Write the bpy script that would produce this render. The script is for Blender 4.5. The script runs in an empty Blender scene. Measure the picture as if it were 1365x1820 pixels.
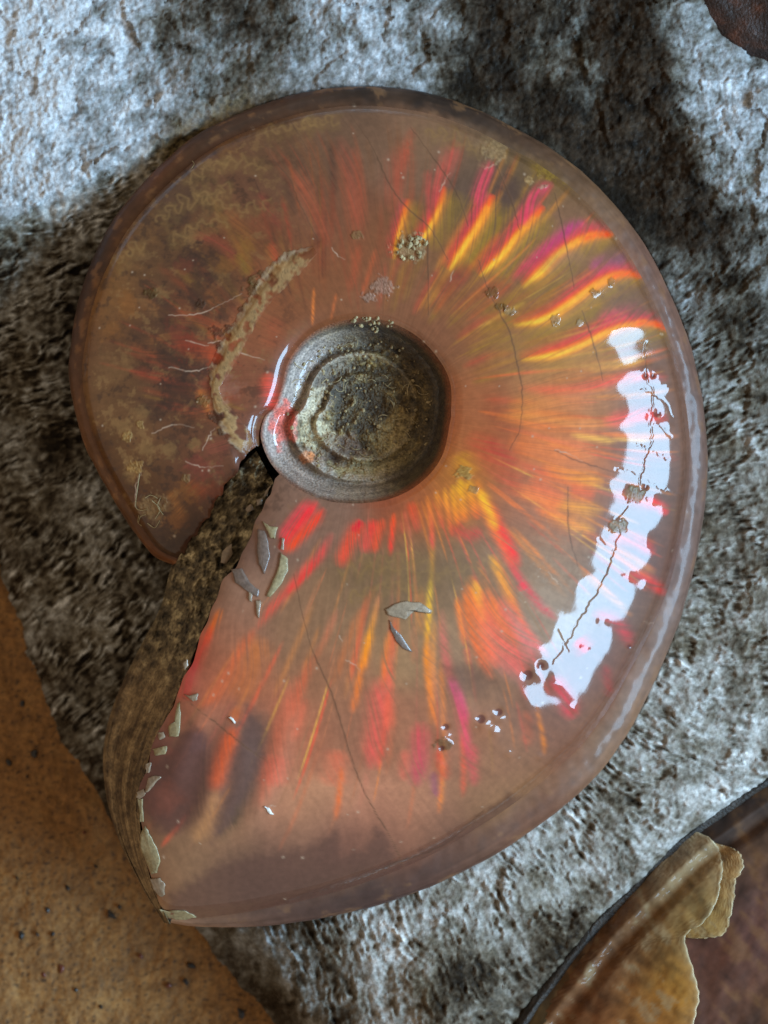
import bpy, math, random
import numpy as np

random.seed(5)
SC = bpy.context.scene
COL = SC.collection
U = 1e-4            # one tracing unit = 0.1 mm
CAMZ = 5000.0       # camera height in tracing units (0.5 m)

# ------------------------------------------------------------------ camera
cam = bpy.data.cameras.new('camera')
cam.sensor_fit = 'VERTICAL'
cam.sensor_height = 24.0
cam.lens = 24.0 * CAMZ / 1820.0
cam.clip_start = 0.01
cam.clip_end = 50.0
cam.dof.use_dof = True
cam.dof.focus_distance = (CAMZ - 110) * U
cam.dof.aperture_fstop = 11.0
co = bpy.data.objects.new('camera', cam)
COL.objects.link(co)
co.location = (0, 0, CAMZ * U)
SC.camera = co

# ------------------------------------------------------------------ room light and window
world = bpy.data.worlds.new('World')
SC.world = world
world.use_nodes = True
wb = world.node_tree.nodes['Background']
wb.inputs[0].default_value = (1.0, 0.83, 0.64, 1)
wb.inputs[1].default_value = 0.42

def area(name, az, el, dist, w, h, power, color, target=(0, 0, 0)):
    l = bpy.data.lights.new(name, 'AREA')
    l.shape = 'RECTANGLE'
    l.size, l.size_y = w, h
    l.energy = power
    l.color = color
    o = bpy.data.objects.new(name, l)
    COL.objects.link(o)
    a, e = math.radians(az), math.radians(el)
    d = np.array([math.cos(a) * math.cos(e), math.sin(a) * math.cos(e), math.sin(e)])
    o.location = tuple(np.array(target) + d * dist)
    from mathutils import Vector
    o.rotation_euler = Vector(tuple(-d)).to_track_quat('-Z', 'Y').to_euler()
    return o

area('window_light', -8, 33.5, 0.85, 0.84, 0.30, 16.6, (0.44, 0.72, 1.0))

vs = SC.view_settings
vs.view_transform = 'Standard'
vs.look = 'None'
vs.exposure = 0.0
vs.gamma = 1.0

# ------------------------------------------------------------------ helpers
def lin(c):
    c = np.asarray(c, float) / 255.0
    return np.where(c <= 0.04045, c / 12.92, ((c + 0.055) / 1.055) ** 2.4)

def P(x, y, z):
    """Traced point at height z -> world metres (below the camera, seen along its ray)."""
    x, y, z = np.broadcast_arrays(np.asarray(x, float), np.asarray(y, float), np.asarray(z, float))
    k = (CAMZ - z) / CAMZ
    return np.stack([(x - 682.5) * k * U, (910.0 - y) * k * U, z * U], -1)

def _hash(ix, iy, seed):
    h = (ix.astype(np.int64) * 374761393 + iy.astype(np.int64) * 668265263 + seed * 974634777) & 0xFFFFFFFF
    h = ((h ^ (h >> 13)) * 1274126177) & 0xFFFFFFFF
    h = h ^ (h >> 16)
    return h

def noise(x, y, seed=0):
    x0 = np.floor(x); y0 = np.floor(y)
    fx = x - x0; fy = y - y0
    u = fx * fx * fx * (fx * (fx * 6 - 15) + 10)
    v = fy * fy * fy * (fy * (fy * 6 - 15) + 10)
    def g(dx, dy):
        a = _hash(x0 + dx, y0 + dy, seed).astype(float) * (2 * math.pi / 4294967296.0)
        return np.cos(a) * (fx - dx) + np.sin(a) * (fy - dy)
    a = g(0, 0); b = g(1, 0); c = g(0, 1); d = g(1, 1)
    return ((a * (1 - u) + b * u) * (1 - v) + (c * (1 - u) + d * u) * v) * 1.5

def fbm(x, y, octv=4, seed=0, gain=0.5):
    s = 0; a = 1.0; n = 0
    for i in range(octv):
        s = s + a * noise(x * 2 ** i + 13.7 * i, y * 2 ** i - 7.3 * i, seed + i)
        n += a; a *= gain
    return s / n * 1.4

def chips(x, y, seed, tilt=.55, jit=.95):
    """broken facets: every cell is a tilted plane of its own; returns height (in cells) and a random value per cell"""
    x0 = np.floor(x); y0 = np.floor(y); best = np.full(x.shape, 9.0); h = np.zeros(x.shape); rv = np.zeros(x.shape)
    for i in (-1, 0, 1):
        for j in (-1, 0, 1):
            cx = x0 + i; cy = y0 + j; a = _hash(cx, cy, seed); b = _hash(cx, cy, seed + 77); k = _hash(cx, cy, seed + 191)
            dx = x - (cx + .5 + jit * ((a & 0xFFFF) / 65536.0 - .5)); dy = y - (cy + .5 + jit * ((a >> 16) / 65536.0 - .5))
            d = dx * dx + dy * dy; m = d < best
            t = dx * ((b & 0xFFFF) / 32768.0 - 1) + dy * ((b >> 16) / 32768.0 - 1)
            r = (k & 0xFFFF) / 65536.0
            h = np.where(m, tilt * t + .35 * r - .25 * d, h); rv = np.where(m, r, rv); best = np.where(m, d, best)
    return h, rv

def smooth(e0, e1, x):
    t = np.clip((x - e0) / (e1 - e0), 0, 1)
    return t * t * (3 - 2 * t)

def catmull(pts, n=8):
    p = np.asarray(pts, float)
    if len(p) < 3:
        t = np.linspace(0, 1, 6)[:, None]
        return p[0] * (1 - t) + p[-1] * t
    q = np.vstack([2 * p[0] - p[1], p, 2 * p[-1] - p[-2]])
    out = []
    for i in range(1, len(q) - 2):
        t = np.linspace(0, 1, n, endpoint=False)[:, None]
        a, b, c, d = q[i - 1], q[i], q[i + 1], q[i + 2]
        out.append(0.5 * ((2 * b) + (c - a) * t + (2 * a - 5 * b + 4 * c - d) * t * t + (3 * b - a - 3 * c + d) * t ** 3))
    out.append(p[-1:])
    return np.vstack(out)

def rbf(x, y, samples, sig, k):
    s = np.asarray(samples, float)
    num = np.zeros(x.shape + (k,)); den = np.zeros(x.shape)
    for r in s:
        d2 = (x - r[0]) ** 2 + (y - r[1]) ** 2
        w = np.exp(-d2 / (2 * sig * sig)) + 1e-5 / (1 + d2 / (sig * sig))
        num += w[..., None] * r[2:2 + k]
        den += w
    return num / den[..., None]

def line_field(x, y, pts, reach):
    """indices of points within reach of a polyline, distance, place along it 0..1, side"""
    p = np.asarray(pts, float)
    x0, y0 = p.min(0) - reach; x1, y1 = p.max(0) + reach
    idx = np.nonzero((x > x0) & (x < x1) & (y > y0) & (y < y1))[0]
    if len(idx) == 0:
        return idx, None, None, None
    X = x[idx]; Y = y[idx]
    seg = np.diff(p, axis=0); L = np.hypot(seg[:, 0], seg[:, 1]) + 1e-9
    cum = np.concatenate([[0], np.cumsum(L)]); tot = cum[-1]
    best = np.full(len(idx), 1e18); al = np.zeros(len(idx)); sd = np.zeros(len(idx))
    for i in range(len(seg)):
        dx = X - p[i, 0]; dy = Y - p[i, 1]
        t = np.clip((dx * seg[i, 0] + dy * seg[i, 1]) / L[i] ** 2, 0, 1)
        d2 = (dx - t * seg[i, 0]) ** 2 + (dy - t * seg[i, 1]) ** 2
        m = d2 < best
        best[m] = d2[m]; al[m] = ((cum[i] + t * L[i]) / tot)[m]
        sd[m] = np.sign(seg[i, 0] * dy - seg[i, 1] * dx)[m]
    d = np.sqrt(best); m = d < reach
    return idx[m], d[m], al[m], sd[m]

def inside(x, y, poly):
    p = np.asarray(poly, float); r = np.zeros(x.shape, bool)
    j = len(p) - 1
    for i in range(len(p)):
        c = ((p[i, 1] > y) != (p[j, 1] > y)) & (x < (p[j, 0] - p[i, 0]) * (y - p[i, 1]) / (p[j, 1] - p[i, 1] + 1e-12) + p[i, 0])
        r ^= c; j = i
    return r

def make(name, verts, faces, mat, parent=None, colors=None, extra=None, flat=False):
    verts = np.asarray(verts, np.float32).reshape(-1, 3)
    me = bpy.data.meshes.new(name)
    if isinstance(faces, np.ndarray):
        nf, k = faces.shape
        loops = faces.ravel().astype(np.int32)
        starts = (np.arange(nf) * k).astype(np.int32); tot = np.full(nf, k, np.int32)
    else:
        loops = np.array([i for f in faces for i in f], np.int32)
        tot = np.array([len(f) for f in faces], np.int32)
        starts = np.concatenate([[0], np.cumsum(tot)[:-1]]).astype(np.int32)
        nf = len(faces)
    me.vertices.add(len(verts)); me.vertices.foreach_set('co', verts.ravel())
    me.loops.add(len(loops)); me.loops.foreach_set('vertex_index', loops)
    me.polygons.add(nf); me.polygons.foreach_set('loop_start', starts); me.polygons.foreach_set('loop_total', tot)
    me.update(calc_edges=True)
    me.validate()
    me.polygons.foreach_set('use_smooth', np.full(len(me.polygons), not flat))
    if colors is not None:
        c = np.ones((len(verts), 4), np.float32); c[:, :3] = np.asarray(colors).reshape(-1, 3)
        me.color_attributes.new('Col', 'FLOAT_COLOR', 'POINT').data.foreach_set('color', c.ravel())
    if extra is not None:
        for k_, a in extra.items():
            me.attributes.new(k_, 'FLOAT', 'POINT').data.foreach_set('value', np.asarray(a, np.float32).ravel())
    if mat: me.materials.append(mat)
    o = bpy.data.objects.new(name, me)
    COL.objects.link(o)
    if parent: o.parent = parent
    return o

def grid_faces(n, m, flip=False, base=0):
    i = np.arange(n - 1)[:, None] * m + np.arange(m - 1)[None, :]
    f = np.stack([i, i + 1, i + m + 1, i + m], -1).reshape(-1, 4) + base
    return f[:, ::-1].copy() if flip else f

def thing(name, label, cat, group=None):
    o = bpy.data.objects.new(name, None)
    o.empty_display_size = 0.01
    COL.objects.link(o)
    o['label'] = label; o['category'] = cat
    if group: o['group'] = group
    return o

# ------------------------------------------------------------------ materials
def mat(name, build):
    m = bpy.data.materials.new(name)
    m.use_nodes = True
    nt = m.node_tree
    b = nt.nodes['Principled BSDF']
    build(nt, b)
    return m

def N(nt, t, **kw):
    n = nt.nodes.new(t)
    for k, v in kw.items():
        if k in n.inputs: n.inputs[k].default_value = v
        else: setattr(n, k, v)
    return n

def col_attr(nt):
    return N(nt, 'ShaderNodeVertexColor', layer_name='Col').outputs['Color']

def grain(nt, colour, scale, lo, hi, detail=4.0):
    """multiplies a colour by fine noise"""
    tc = N(nt, 'ShaderNodeTexCoord')
    n = N(nt, 'ShaderNodeTexNoise', Scale=scale, Detail=detail)
    nt.links.new(tc.outputs['Object'], n.inputs['Vector'])
    r = N(nt, 'ShaderNodeMapRange'); r.inputs['From Min'].default_value = 0.3; r.inputs['From Max'].default_value = 0.7
    r.inputs['To Min'].default_value = lo; r.inputs['To Max'].default_value = hi
    nt.links.new(n.outputs['Fac'], r.inputs['Value'])
    mx = N(nt, 'ShaderNodeMix', data_type='RGBA', blend_type='MULTIPLY'); mx.inputs[0].default_value = 1
    nt.links.new(colour, mx.inputs[6]); nt.links.new(r.outputs[0], mx.inputs[7])
    return mx.outputs[2], n.outputs['Fac']

def bump(nt, b, h, strength, dist):
    bp = N(nt, 'ShaderNodeBump', Strength=strength, Distance=dist)
    nt.links.new(h, bp.inputs['Height']); nt.links.new(bp.outputs['Normal'], b.inputs['Normal'])

def m_nacre(nt, b):
    c, f = grain(nt, col_attr(nt), 900.0, 0.90, 1.10, 5.0)
    nt.links.new(c, b.inputs['Base Color'])
    g = N(nt, 'ShaderNodeAttribute', attribute_name='gloss')
    cw = N(nt, 'ShaderNodeMath', operation='MULTIPLY'); cw.inputs[1].default_value = 0.92
    nt.links.new(g.outputs['Fac'], cw.inputs[0]); nt.links.new(cw.outputs[0], b.inputs['Coat Weight'])
    r = N(nt, 'ShaderNodeMapRange'); r.inputs['To Min'].default_value = 0.75; r.inputs['To Max'].default_value = 0.48
    nt.links.new(g.outputs['Fac'], r.inputs['Value']); nt.links.new(r.outputs[0], b.inputs['Roughness'])
    b.inputs['Coat Roughness'].default_value = 0.055
    b.inputs['Coat IOR'].default_value = 1.5
    b.inputs['Specular IOR Level'].default_value = 0.2
M_NACRE = mat('nacre', m_nacre)

def m_keel(nt, b):
    c, f = grain(nt, col_attr(nt), 700.0, 0.88, 1.12, 5.0)
    nt.links.new(c, b.inputs['Base Color'])
    b.inputs['Roughness'].default_value = 0.5
    b.inputs['Coat Weight'].default_value = 0.22
    b.inputs['Coat Roughness'].default_value = 0.14
    b.inputs['Specular IOR Level'].default_value = 0.25
M_KEEL = mat('keel_shell', m_keel)

def m_rock(nt, b):
    c, f = grain(nt, col_attr(nt), 1500.0, 0.72, 1.3, 6.0)
    nt.links.new(c, b.inputs['Base Color'])
    tc = N(nt, 'ShaderNodeTexCoord')
    n = N(nt, 'ShaderNodeTexNoise', Scale=2600.0, Detail=4.0)
    nt.links.new(tc.outputs['Object'], n.inputs['Vector'])
    bump(nt, b, n.outputs['Fac'], 0.4, 0.0003)
    v = N(nt, 'ShaderNodeTexVoronoi', Scale=1600.0)
    nt.links.new(tc.outputs['Object'], v.inputs['Vector'])
    s = N(nt, 'ShaderNodeSeparateColor'); nt.links.new(v.outputs['Color'], s.inputs[0])
    r = N(nt, 'ShaderNodeMapRange'); r.inputs['To Min'].default_value = 0.35; r.inputs['To Max'].default_value = 0.9
    nt.links.new(s.outputs[0], r.inputs['Value']); nt.links.new(r.outputs[0], b.inputs['Roughness'])
    b.inputs['Specular IOR Level'].default_value = 0.06
M_ROCK = mat('limestone', m_rock)

def m_matrix(nt, b):
    c, f = grain(nt, col_attr(nt), 1800.0, 0.6, 1.4, 6.0)
    nt.links.new(c, b.inputs['Base Color'])
    bump(nt, b, f, 0.8, 0.0005)
    b.inputs['Roughness'].default_value = 0.6
M_MATRIX = mat('matrix_stone', m_matrix)

def m_dirt(nt, b):
    c, f = grain(nt, col_attr(nt), 2600.0, 0.55, 1.5, 6.0)
    nt.links.new(c, b.inputs['Base Color'])
    bump(nt, b, f, 0.7, 0.0004)
    g = N(nt, 'ShaderNodeAttribute', attribute_name='gloss')
    nt.links.new(g.outputs['Fac'], b.inputs['Coat Weight'])
    b.inputs['Coat Roughness'].default_value = 0.05
    b.inputs['Roughness'].default_value = 0.6
M_DIRT = mat('umbilicus_dirt', m_dirt)

def m_ground(nt, b):
    c, f = grain(nt, col_attr(nt), 1100.0, 0.7, 1.3, 6.0)
    nt.links.new(c, b.inputs['Base Color'])
    bump(nt, b, f, 0.6, 0.0006)
    b.inputs['Roughness'].default_value = 0.8
M_GROUND = mat('tan_board', m_ground)

def plain(name, rgb, rough, coat=0.0, var=0.25, scale=1500.0):
    def f(nt, b):
        v = N(nt, 'ShaderNodeRGB'); v.outputs[0].default_value = tuple(lin(rgb)) + (1,)
        c, h = grain(nt, v.outputs[0], scale, 1 - var, 1 + var)
        nt.links.new(c, b.inputs['Base Color'])
        bump(nt, b, h, 0.3, 0.0003)
        b.inputs['Roughness'].default_value = rough
        b.inputs['Coat Weight'].default_value = coat
    return mat(name, f)
M_CALCITE = plain('calcite', (150, 134, 98), 0.5, 0.2)
M_SEAM = plain('seam_calcite', (136, 116, 80), 0.5, 0.5, 0.3, 900)
M_FLAKE = plain('pale_flake', (146, 126, 104), 0.35, 0.4)
M_FLAKE_GREY = plain('grey_flake', (116, 98, 88), 0.35, 0.5)
M_FIBRE = plain('lint', (168, 148, 108), 0.7)
M_CRUMB = plain('crumb', (158, 138, 100), 0.8, 0.0, 0.5)
M_BLACK = plain('dark_fleck', (26, 22, 20), 0.4)
M_RUST = plain('rust_fleck', (96, 44, 24), 0.5)
M_WHITE = plain('white_fleck', (225, 222, 214), 0.4)

# ------------------------------------------------------------------ rock slab
EDGE = [(-300, -300), (-300, 480), (-120, 720), (0, 872), (30, 1000), (68, 1130), (112, 1270), (188, 1398), (300, 1535), (430, 1660),
        (500, 1735), (566, 1826), (720, 2100), (1700, 2100), (1700, -300)]
OUTLINE = [(300, 1640), (350, 1646), (440, 1647), (530, 1639), (620, 1622), (700, 1600), (780, 1570), (860, 1530), (930, 1487), (1000, 1435), (1060, 1380),
           (1110, 1312), (1152, 1235), (1190, 1150), (1215, 1080), (1236, 1000), (1250, 920), (1258, 835), (1254, 750), (1243, 680), (1222, 600), (1190, 520), (1150, 442),
           (1100, 372), (1040, 310), (980, 265), (920, 230), (850, 195), (780, 170), (700, 156), (620, 153), (540, 164), (470, 184), (400, 212), (350, 240),
           (300, 280), (240, 340), (196, 400), (165, 460), (140, 530), (127, 600), (122, 660), (130, 720), (150, 790), (185, 860), (225, 925), (268, 983), (310, 1006)]
WEDGE_L = [(455, 800), (400, 862), (350, 940), (312, 1003), (290, 1080), (250, 1160), (212, 1240), (190, 1320), (190, 1400), (212, 1490), (255, 1580), (292, 1640)]
BODY = OUTLINE + WEDGE_L[4:-1]
AM2 = [(1560, 1240), (1460, 1306), (1365, 1372), (1290, 1424), (1200, 1490), (1120, 1570), (1050, 1640), (985, 1722), (930, 1795), (890, 1860), (830, 1960), (780, 2060)]

HZ = [(0, 395, 0), (150, 318, 0), (330, 228, -5), (-250, 500, 0), (-250, 0, 10), (0, 0, 10), (300, 0, 0), (600, 0, 10), (600, 120, 0), (200, 200, 5), (0, 200, 8),
      (20, 470, -45), (110, 450, -45), (40, 600, -95), (0, 720, -150), (110, 620, -70), (0, 850, -205), (60, 850, -165), (130, 850, -100), (100, 1000, -165),
      (200, 1000, -85), (70, 1120, -215), (160, 1130, -150), (230, 1130, -90), (180, 1360, -215), (215, 1290, -160), (120, 1240, -215), (260, 1060, -60), (300, 1500, -150), (420, 1630, -120), (520, 1690, -75), (560, 1800, -140), (640, 1800, -80),
      (700, 1680, -20), (600, 1660, -20), (800, 1640, -10), (850, 1760, -40), (940, 1560, -8), (960, 1680, -50), (1100, 1500, -15), (1150, 1400, -5), (1250, 1250, -5), (1365, 1250, -20), (1300, 1380, -50), (1180, 1490, -60), (1050, 1620, -75),
      (930, 1780, -95), (1300, 1000, -5), (1300, 800, -5), (1365, 900, -10), (1300, 600, 0), (1365, 700, -8), (1190, 440, 0), (1240, 520, 0), (1060, 280, -5), (900, 180, -10),
      (900, 60, 5), (1000, 120, -5), (1100, 60, 0), (1100, 250, -10), (1150, 350, -12), (1180, 120, 2), (1215, 120, 18), (1235, 300, 17), (1310, 430, 14), (1300, 100, 16), (1365, 250, 15), (1365, 420, 18), (1220, 10, 40), (1300, 0, -40), (1340, 40, -20), (1400, 0, -120), (1260, 420, 0), (1500, 300, -40)]
# places darkened by brown weathering and painted slope shade / pale clean stone and lit facets (0..1)
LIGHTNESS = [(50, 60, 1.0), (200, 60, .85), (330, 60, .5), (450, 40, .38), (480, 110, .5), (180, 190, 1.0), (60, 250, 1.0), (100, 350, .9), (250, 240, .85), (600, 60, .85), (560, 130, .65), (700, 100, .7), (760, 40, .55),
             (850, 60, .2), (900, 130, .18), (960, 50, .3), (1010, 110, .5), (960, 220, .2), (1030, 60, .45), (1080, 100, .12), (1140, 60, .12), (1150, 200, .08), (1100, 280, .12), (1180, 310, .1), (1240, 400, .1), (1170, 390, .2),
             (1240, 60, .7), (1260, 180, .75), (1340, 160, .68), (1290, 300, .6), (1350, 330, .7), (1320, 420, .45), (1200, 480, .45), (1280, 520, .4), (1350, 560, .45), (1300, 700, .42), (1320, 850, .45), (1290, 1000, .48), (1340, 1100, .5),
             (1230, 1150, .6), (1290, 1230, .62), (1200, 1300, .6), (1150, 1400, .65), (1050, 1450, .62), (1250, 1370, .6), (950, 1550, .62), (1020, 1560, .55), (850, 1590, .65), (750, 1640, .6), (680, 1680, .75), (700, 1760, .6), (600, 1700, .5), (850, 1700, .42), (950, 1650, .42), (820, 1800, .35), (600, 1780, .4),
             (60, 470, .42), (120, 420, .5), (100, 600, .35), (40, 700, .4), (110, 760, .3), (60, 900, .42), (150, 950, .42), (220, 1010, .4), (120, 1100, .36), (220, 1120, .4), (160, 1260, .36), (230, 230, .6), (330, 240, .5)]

def poly_sd(x, y, poly):
    ins = inside(x, y, poly)
    p = np.asarray(list(poly) + [poly[0]], float); best = np.full(x.shape, 1e18)
    for i in range(len(p) - 1):
        dx, dy = p[i + 1] - p[i]; L2 = dx * dx + dy * dy + 1e-9
        t = np.clip(((x - p[i, 0]) * dx + (y - p[i, 1]) * dy) / L2, 0, 1)
        best = np.minimum(best, (x - p[i, 0] - t * dx) ** 2 + (y - p[i, 1] - t * dy) ** 2)
    d = np.sqrt(best)
    return np.where(ins, d, -d)

def coarse(fn, gx, gy, step, *a):
    """evaluate a slow smooth function on a coarse grid and interpolate it bilinearly"""
    cx = np.arange(gx.min(), gx.max() + step, step); cy = np.arange(gy.min(), gy.max() + step, step)
    X, Y = np.meshgrid(cx, cy)
    V = fn(X, Y)
    fx = (gx - cx[0]) / step; fy = (gy - cy[0]) / step
    ix = np.clip(fx.astype(int), 0, len(cx) - 2); iy = np.clip(fy.astype(int), 0, len(cy) - 2)
    fx = fx - ix; fy = fy - iy
    if V.ndim == 3: fx = fx[..., None]; fy = fy[..., None]
    return (V[iy, ix] * (1 - fx) + V[iy, ix + 1] * fx) * (1 - fy) + (V[iy + 1, ix] * (1 - fx) + V[iy + 1, ix + 1] * fx) * fy

GROUND_Z = -330.0
def build_rock():
    xs = np.arange(-240, 1640, 2.6); ys = np.arange(-240, 2060, 2.6)
    X, Y = np.meshgrid(xs, ys)
    z = coarse(lambda a, b: rbf(a, b, HZ, 60, 1)[..., 0], X, Y, 12)
    sd = coarse(lambda a, b: poly_sd(a, b, EDGE), X, Y, 8) + 10 * fbm(X / 60, Y / 60, 4, 71)
    sb = coarse(lambda a, b: -poly_sd(a, b, BODY), X, Y, 8)          # distance outside the fossil
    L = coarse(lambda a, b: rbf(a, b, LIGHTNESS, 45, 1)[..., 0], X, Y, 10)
    cd = (X * .447 + (Y - 395) * .894) + 14 * fbm(X / 70, Y / 70, 3, 311) + 6 * fbm(X / 18, Y / 18, 2, 312)
    crest = smooth(-3, 9, cd) * smooth(420, 330, X)
    z = z - 10 * crest - .28 * np.clip(cd, 0, 60) * smooth(420, 330, X)
    # broken crystalline surface
    wx = X + 18 * fbm(X / 70, Y / 70, 3, 5); wy = Y + 18 * fbm(X / 70 + 9, Y / 70, 3, 6)
    big = fbm(wx / 190, wy / 190, 3, 11) * 16
    jx = X + 9 * fbm(X / 20, Y / 20, 3, 25); jy = Y + 9 * fbm(X / 20 + 5, Y / 20, 3, 26)
    h1, r1 = chips(jx / 74, jy / 74, 22); h2, r2 = chips(jx / 25, jy / 25, 23); h3, r3 = chips(jx / 11, jy / 11, 24)
    mid = h1 * 17 + h2 * 7
    fine = h3 * 2.6 + fbm(X / 9, Y / 9, 3, 31, .6) * 2.6
    # air-scribe strokes: fanning away from the fossil
    ang = np.arctan2(Y - 800, X - 660)
    rad = np.hypot(X - 660, Y - 800)
    tw = ang * 620 + 0.26 * rad + 14 * noise(X / 150, Y / 150, 44)
    fan = (.9 * noise(tw / 7.5 + .5 * noise(X / 13, Y / 13, 46), rad / 36 + .5 * noise(X / 24, Y / 24, 47), 41) + .5 * noise(tw / 4.6, rad / 15, 42)) * np.clip(.75 + 1.3 * fbm(X / 46, Y / 46, 3, 39), .1, 1.4) + .35 * noise(X / 14, Y / 14, 38)
    # strokes across the left slope
    wv = 16 * fbm(X / 90, Y / 90, 3, 48)
    def hatch(deg, sd_):
        a2 = math.radians(deg); u = X * math.cos(a2) + Y * math.sin(a2) + wv; v = -X * math.sin(a2) + Y * math.cos(a2) + wv * .8
        return (.9 * noise(u / 36 + .5 * noise(X / 24, Y / 24, 52), v / 8.2 + .5 * noise(X / 13, Y / 13, 54), sd_) + .5 * noise(u / 15, v / 5, sd_ + 1)) * np.clip(.75 + 1.3 * fbm(X / 46, Y / 46, 3, 55), .1, 1.4) + .4 * noise(X / 14, Y / 14, 56)
    hw = smooth(760, 980, Y + 60 * fbm(X / 100, Y / 100, 2, 51))
    strk = hatch(-22, 43) * (1 - hw) + hatch(-46, 53) * hw
    left = smooth(-10, 30, (X - 0) * .447 + (Y - 395) * .894) * smooth(480, 300, X) * smooth(1500, 1300, Y)
    fanm = smooth(260, 60, sb) * smooth(-20, 8, sb) * smooth(500, 640, Y) * (1 - left) * smooth(380, 520, X)
    fanm = np.maximum(fanm, .75 * smooth(700, 1000, Y) * smooth(400, 560, X))
    fanm = np.maximum(fanm, .6 * smooth(1050, 1150, X) * smooth(380, 520, Y))
    ch = np.where(left > fanm, strk, fan); cm = np.maximum(left, fanm)
    near = smooth(0, 90, sb)
    z = z + (big * .8 + mid * (1 - .5 * cm)) * (.25 + .75 * near) + fine * (1 - .4 * cm) * (.5 + .5 * near) + ch * 8.5 * cm
    # bed under the fossil, edge of the slab
    z = np.where(sb < 0, np.minimum(z, -6 + .0 * z) - np.clip(-sb, 0, 60) * .35, z)
    z = z - 26 * np.exp(-np.clip(sd, 0, None) / 22.0)
    z = np.where(sd < 0, z + sd * 3.2, z)
    # bed of the second fossil
    s2 = coarse(lambda a, b: poly_sd(a, b, AM2 + [(1700, 2100), (1700, 1200)]), X, Y, 10)
    z = z - smooth(-6, 22, s2) * 60
    # stone colour, with painted shade below the crest and along the strokes
    n1 = fbm(wx / 34, wy / 34, 4, 61, .62); n2 = fbm(X / 11, Y / 11, 3, 63, .6); n3 = fbm(X / 5.2, Y / 5.2, 2, 64)
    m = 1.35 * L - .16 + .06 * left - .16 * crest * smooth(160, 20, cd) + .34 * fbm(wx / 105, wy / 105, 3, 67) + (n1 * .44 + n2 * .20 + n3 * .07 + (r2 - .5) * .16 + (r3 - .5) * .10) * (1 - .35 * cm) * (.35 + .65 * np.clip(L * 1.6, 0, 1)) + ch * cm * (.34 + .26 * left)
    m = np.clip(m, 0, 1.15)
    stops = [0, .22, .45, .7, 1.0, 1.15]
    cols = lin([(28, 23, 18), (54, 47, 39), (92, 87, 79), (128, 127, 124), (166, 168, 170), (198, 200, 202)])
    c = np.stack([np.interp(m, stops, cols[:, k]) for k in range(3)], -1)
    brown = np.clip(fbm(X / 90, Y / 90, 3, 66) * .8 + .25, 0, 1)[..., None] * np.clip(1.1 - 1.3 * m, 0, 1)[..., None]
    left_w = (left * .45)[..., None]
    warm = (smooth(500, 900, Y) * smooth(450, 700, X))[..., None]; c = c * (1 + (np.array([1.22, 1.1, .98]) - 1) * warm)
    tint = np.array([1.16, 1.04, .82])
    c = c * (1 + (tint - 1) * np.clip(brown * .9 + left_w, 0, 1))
    # dark weathering crust plus painted shade of the left-facing facet, upper right
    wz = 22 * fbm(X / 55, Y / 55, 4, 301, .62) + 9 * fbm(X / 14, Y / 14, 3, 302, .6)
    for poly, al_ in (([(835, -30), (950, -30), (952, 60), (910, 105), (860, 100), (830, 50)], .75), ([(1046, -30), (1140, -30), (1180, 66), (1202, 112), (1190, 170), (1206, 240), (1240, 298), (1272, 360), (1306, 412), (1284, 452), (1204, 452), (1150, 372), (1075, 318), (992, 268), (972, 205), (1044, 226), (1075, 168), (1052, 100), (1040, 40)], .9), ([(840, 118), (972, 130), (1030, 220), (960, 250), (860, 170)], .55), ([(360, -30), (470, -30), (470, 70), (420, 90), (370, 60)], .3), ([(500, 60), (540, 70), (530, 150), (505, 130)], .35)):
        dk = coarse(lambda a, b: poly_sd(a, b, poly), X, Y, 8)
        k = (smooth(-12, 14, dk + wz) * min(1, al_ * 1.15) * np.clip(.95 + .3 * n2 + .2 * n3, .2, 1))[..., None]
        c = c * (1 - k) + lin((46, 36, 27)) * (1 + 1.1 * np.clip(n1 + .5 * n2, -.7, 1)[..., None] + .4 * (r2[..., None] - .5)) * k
    # ochre dust along the fossil's upper left rim
    och = (smooth(60, 0, sb) * smooth(-10, 2, sb) * smooth(520, 380, X) * smooth(420, 250, Y))[..., None] * np.clip(.6 + n2, 0, 1)[..., None]
    c = c * (1 - och * .7) + lin((150, 128, 84)) * och * .7
    pos = P(X, Y, z)
    n, mm = X.shape
    f = grid_faces(n, mm, flip=True)
    keep = (z.ravel()[f] > GROUND_Z - 60).any(1)
    f = f[keep]
    used = np.unique(f); remap = -np.ones(n * mm, int); remap[used] = np.arange(len(used))
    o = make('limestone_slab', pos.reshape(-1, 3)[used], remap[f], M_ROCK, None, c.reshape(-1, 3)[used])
    o['label'] = 'rough grey limestone slab with pale and dark brown patches under the glossy fossil'
    o['category'] = 'rock'
    return o
build_rock()

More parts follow.
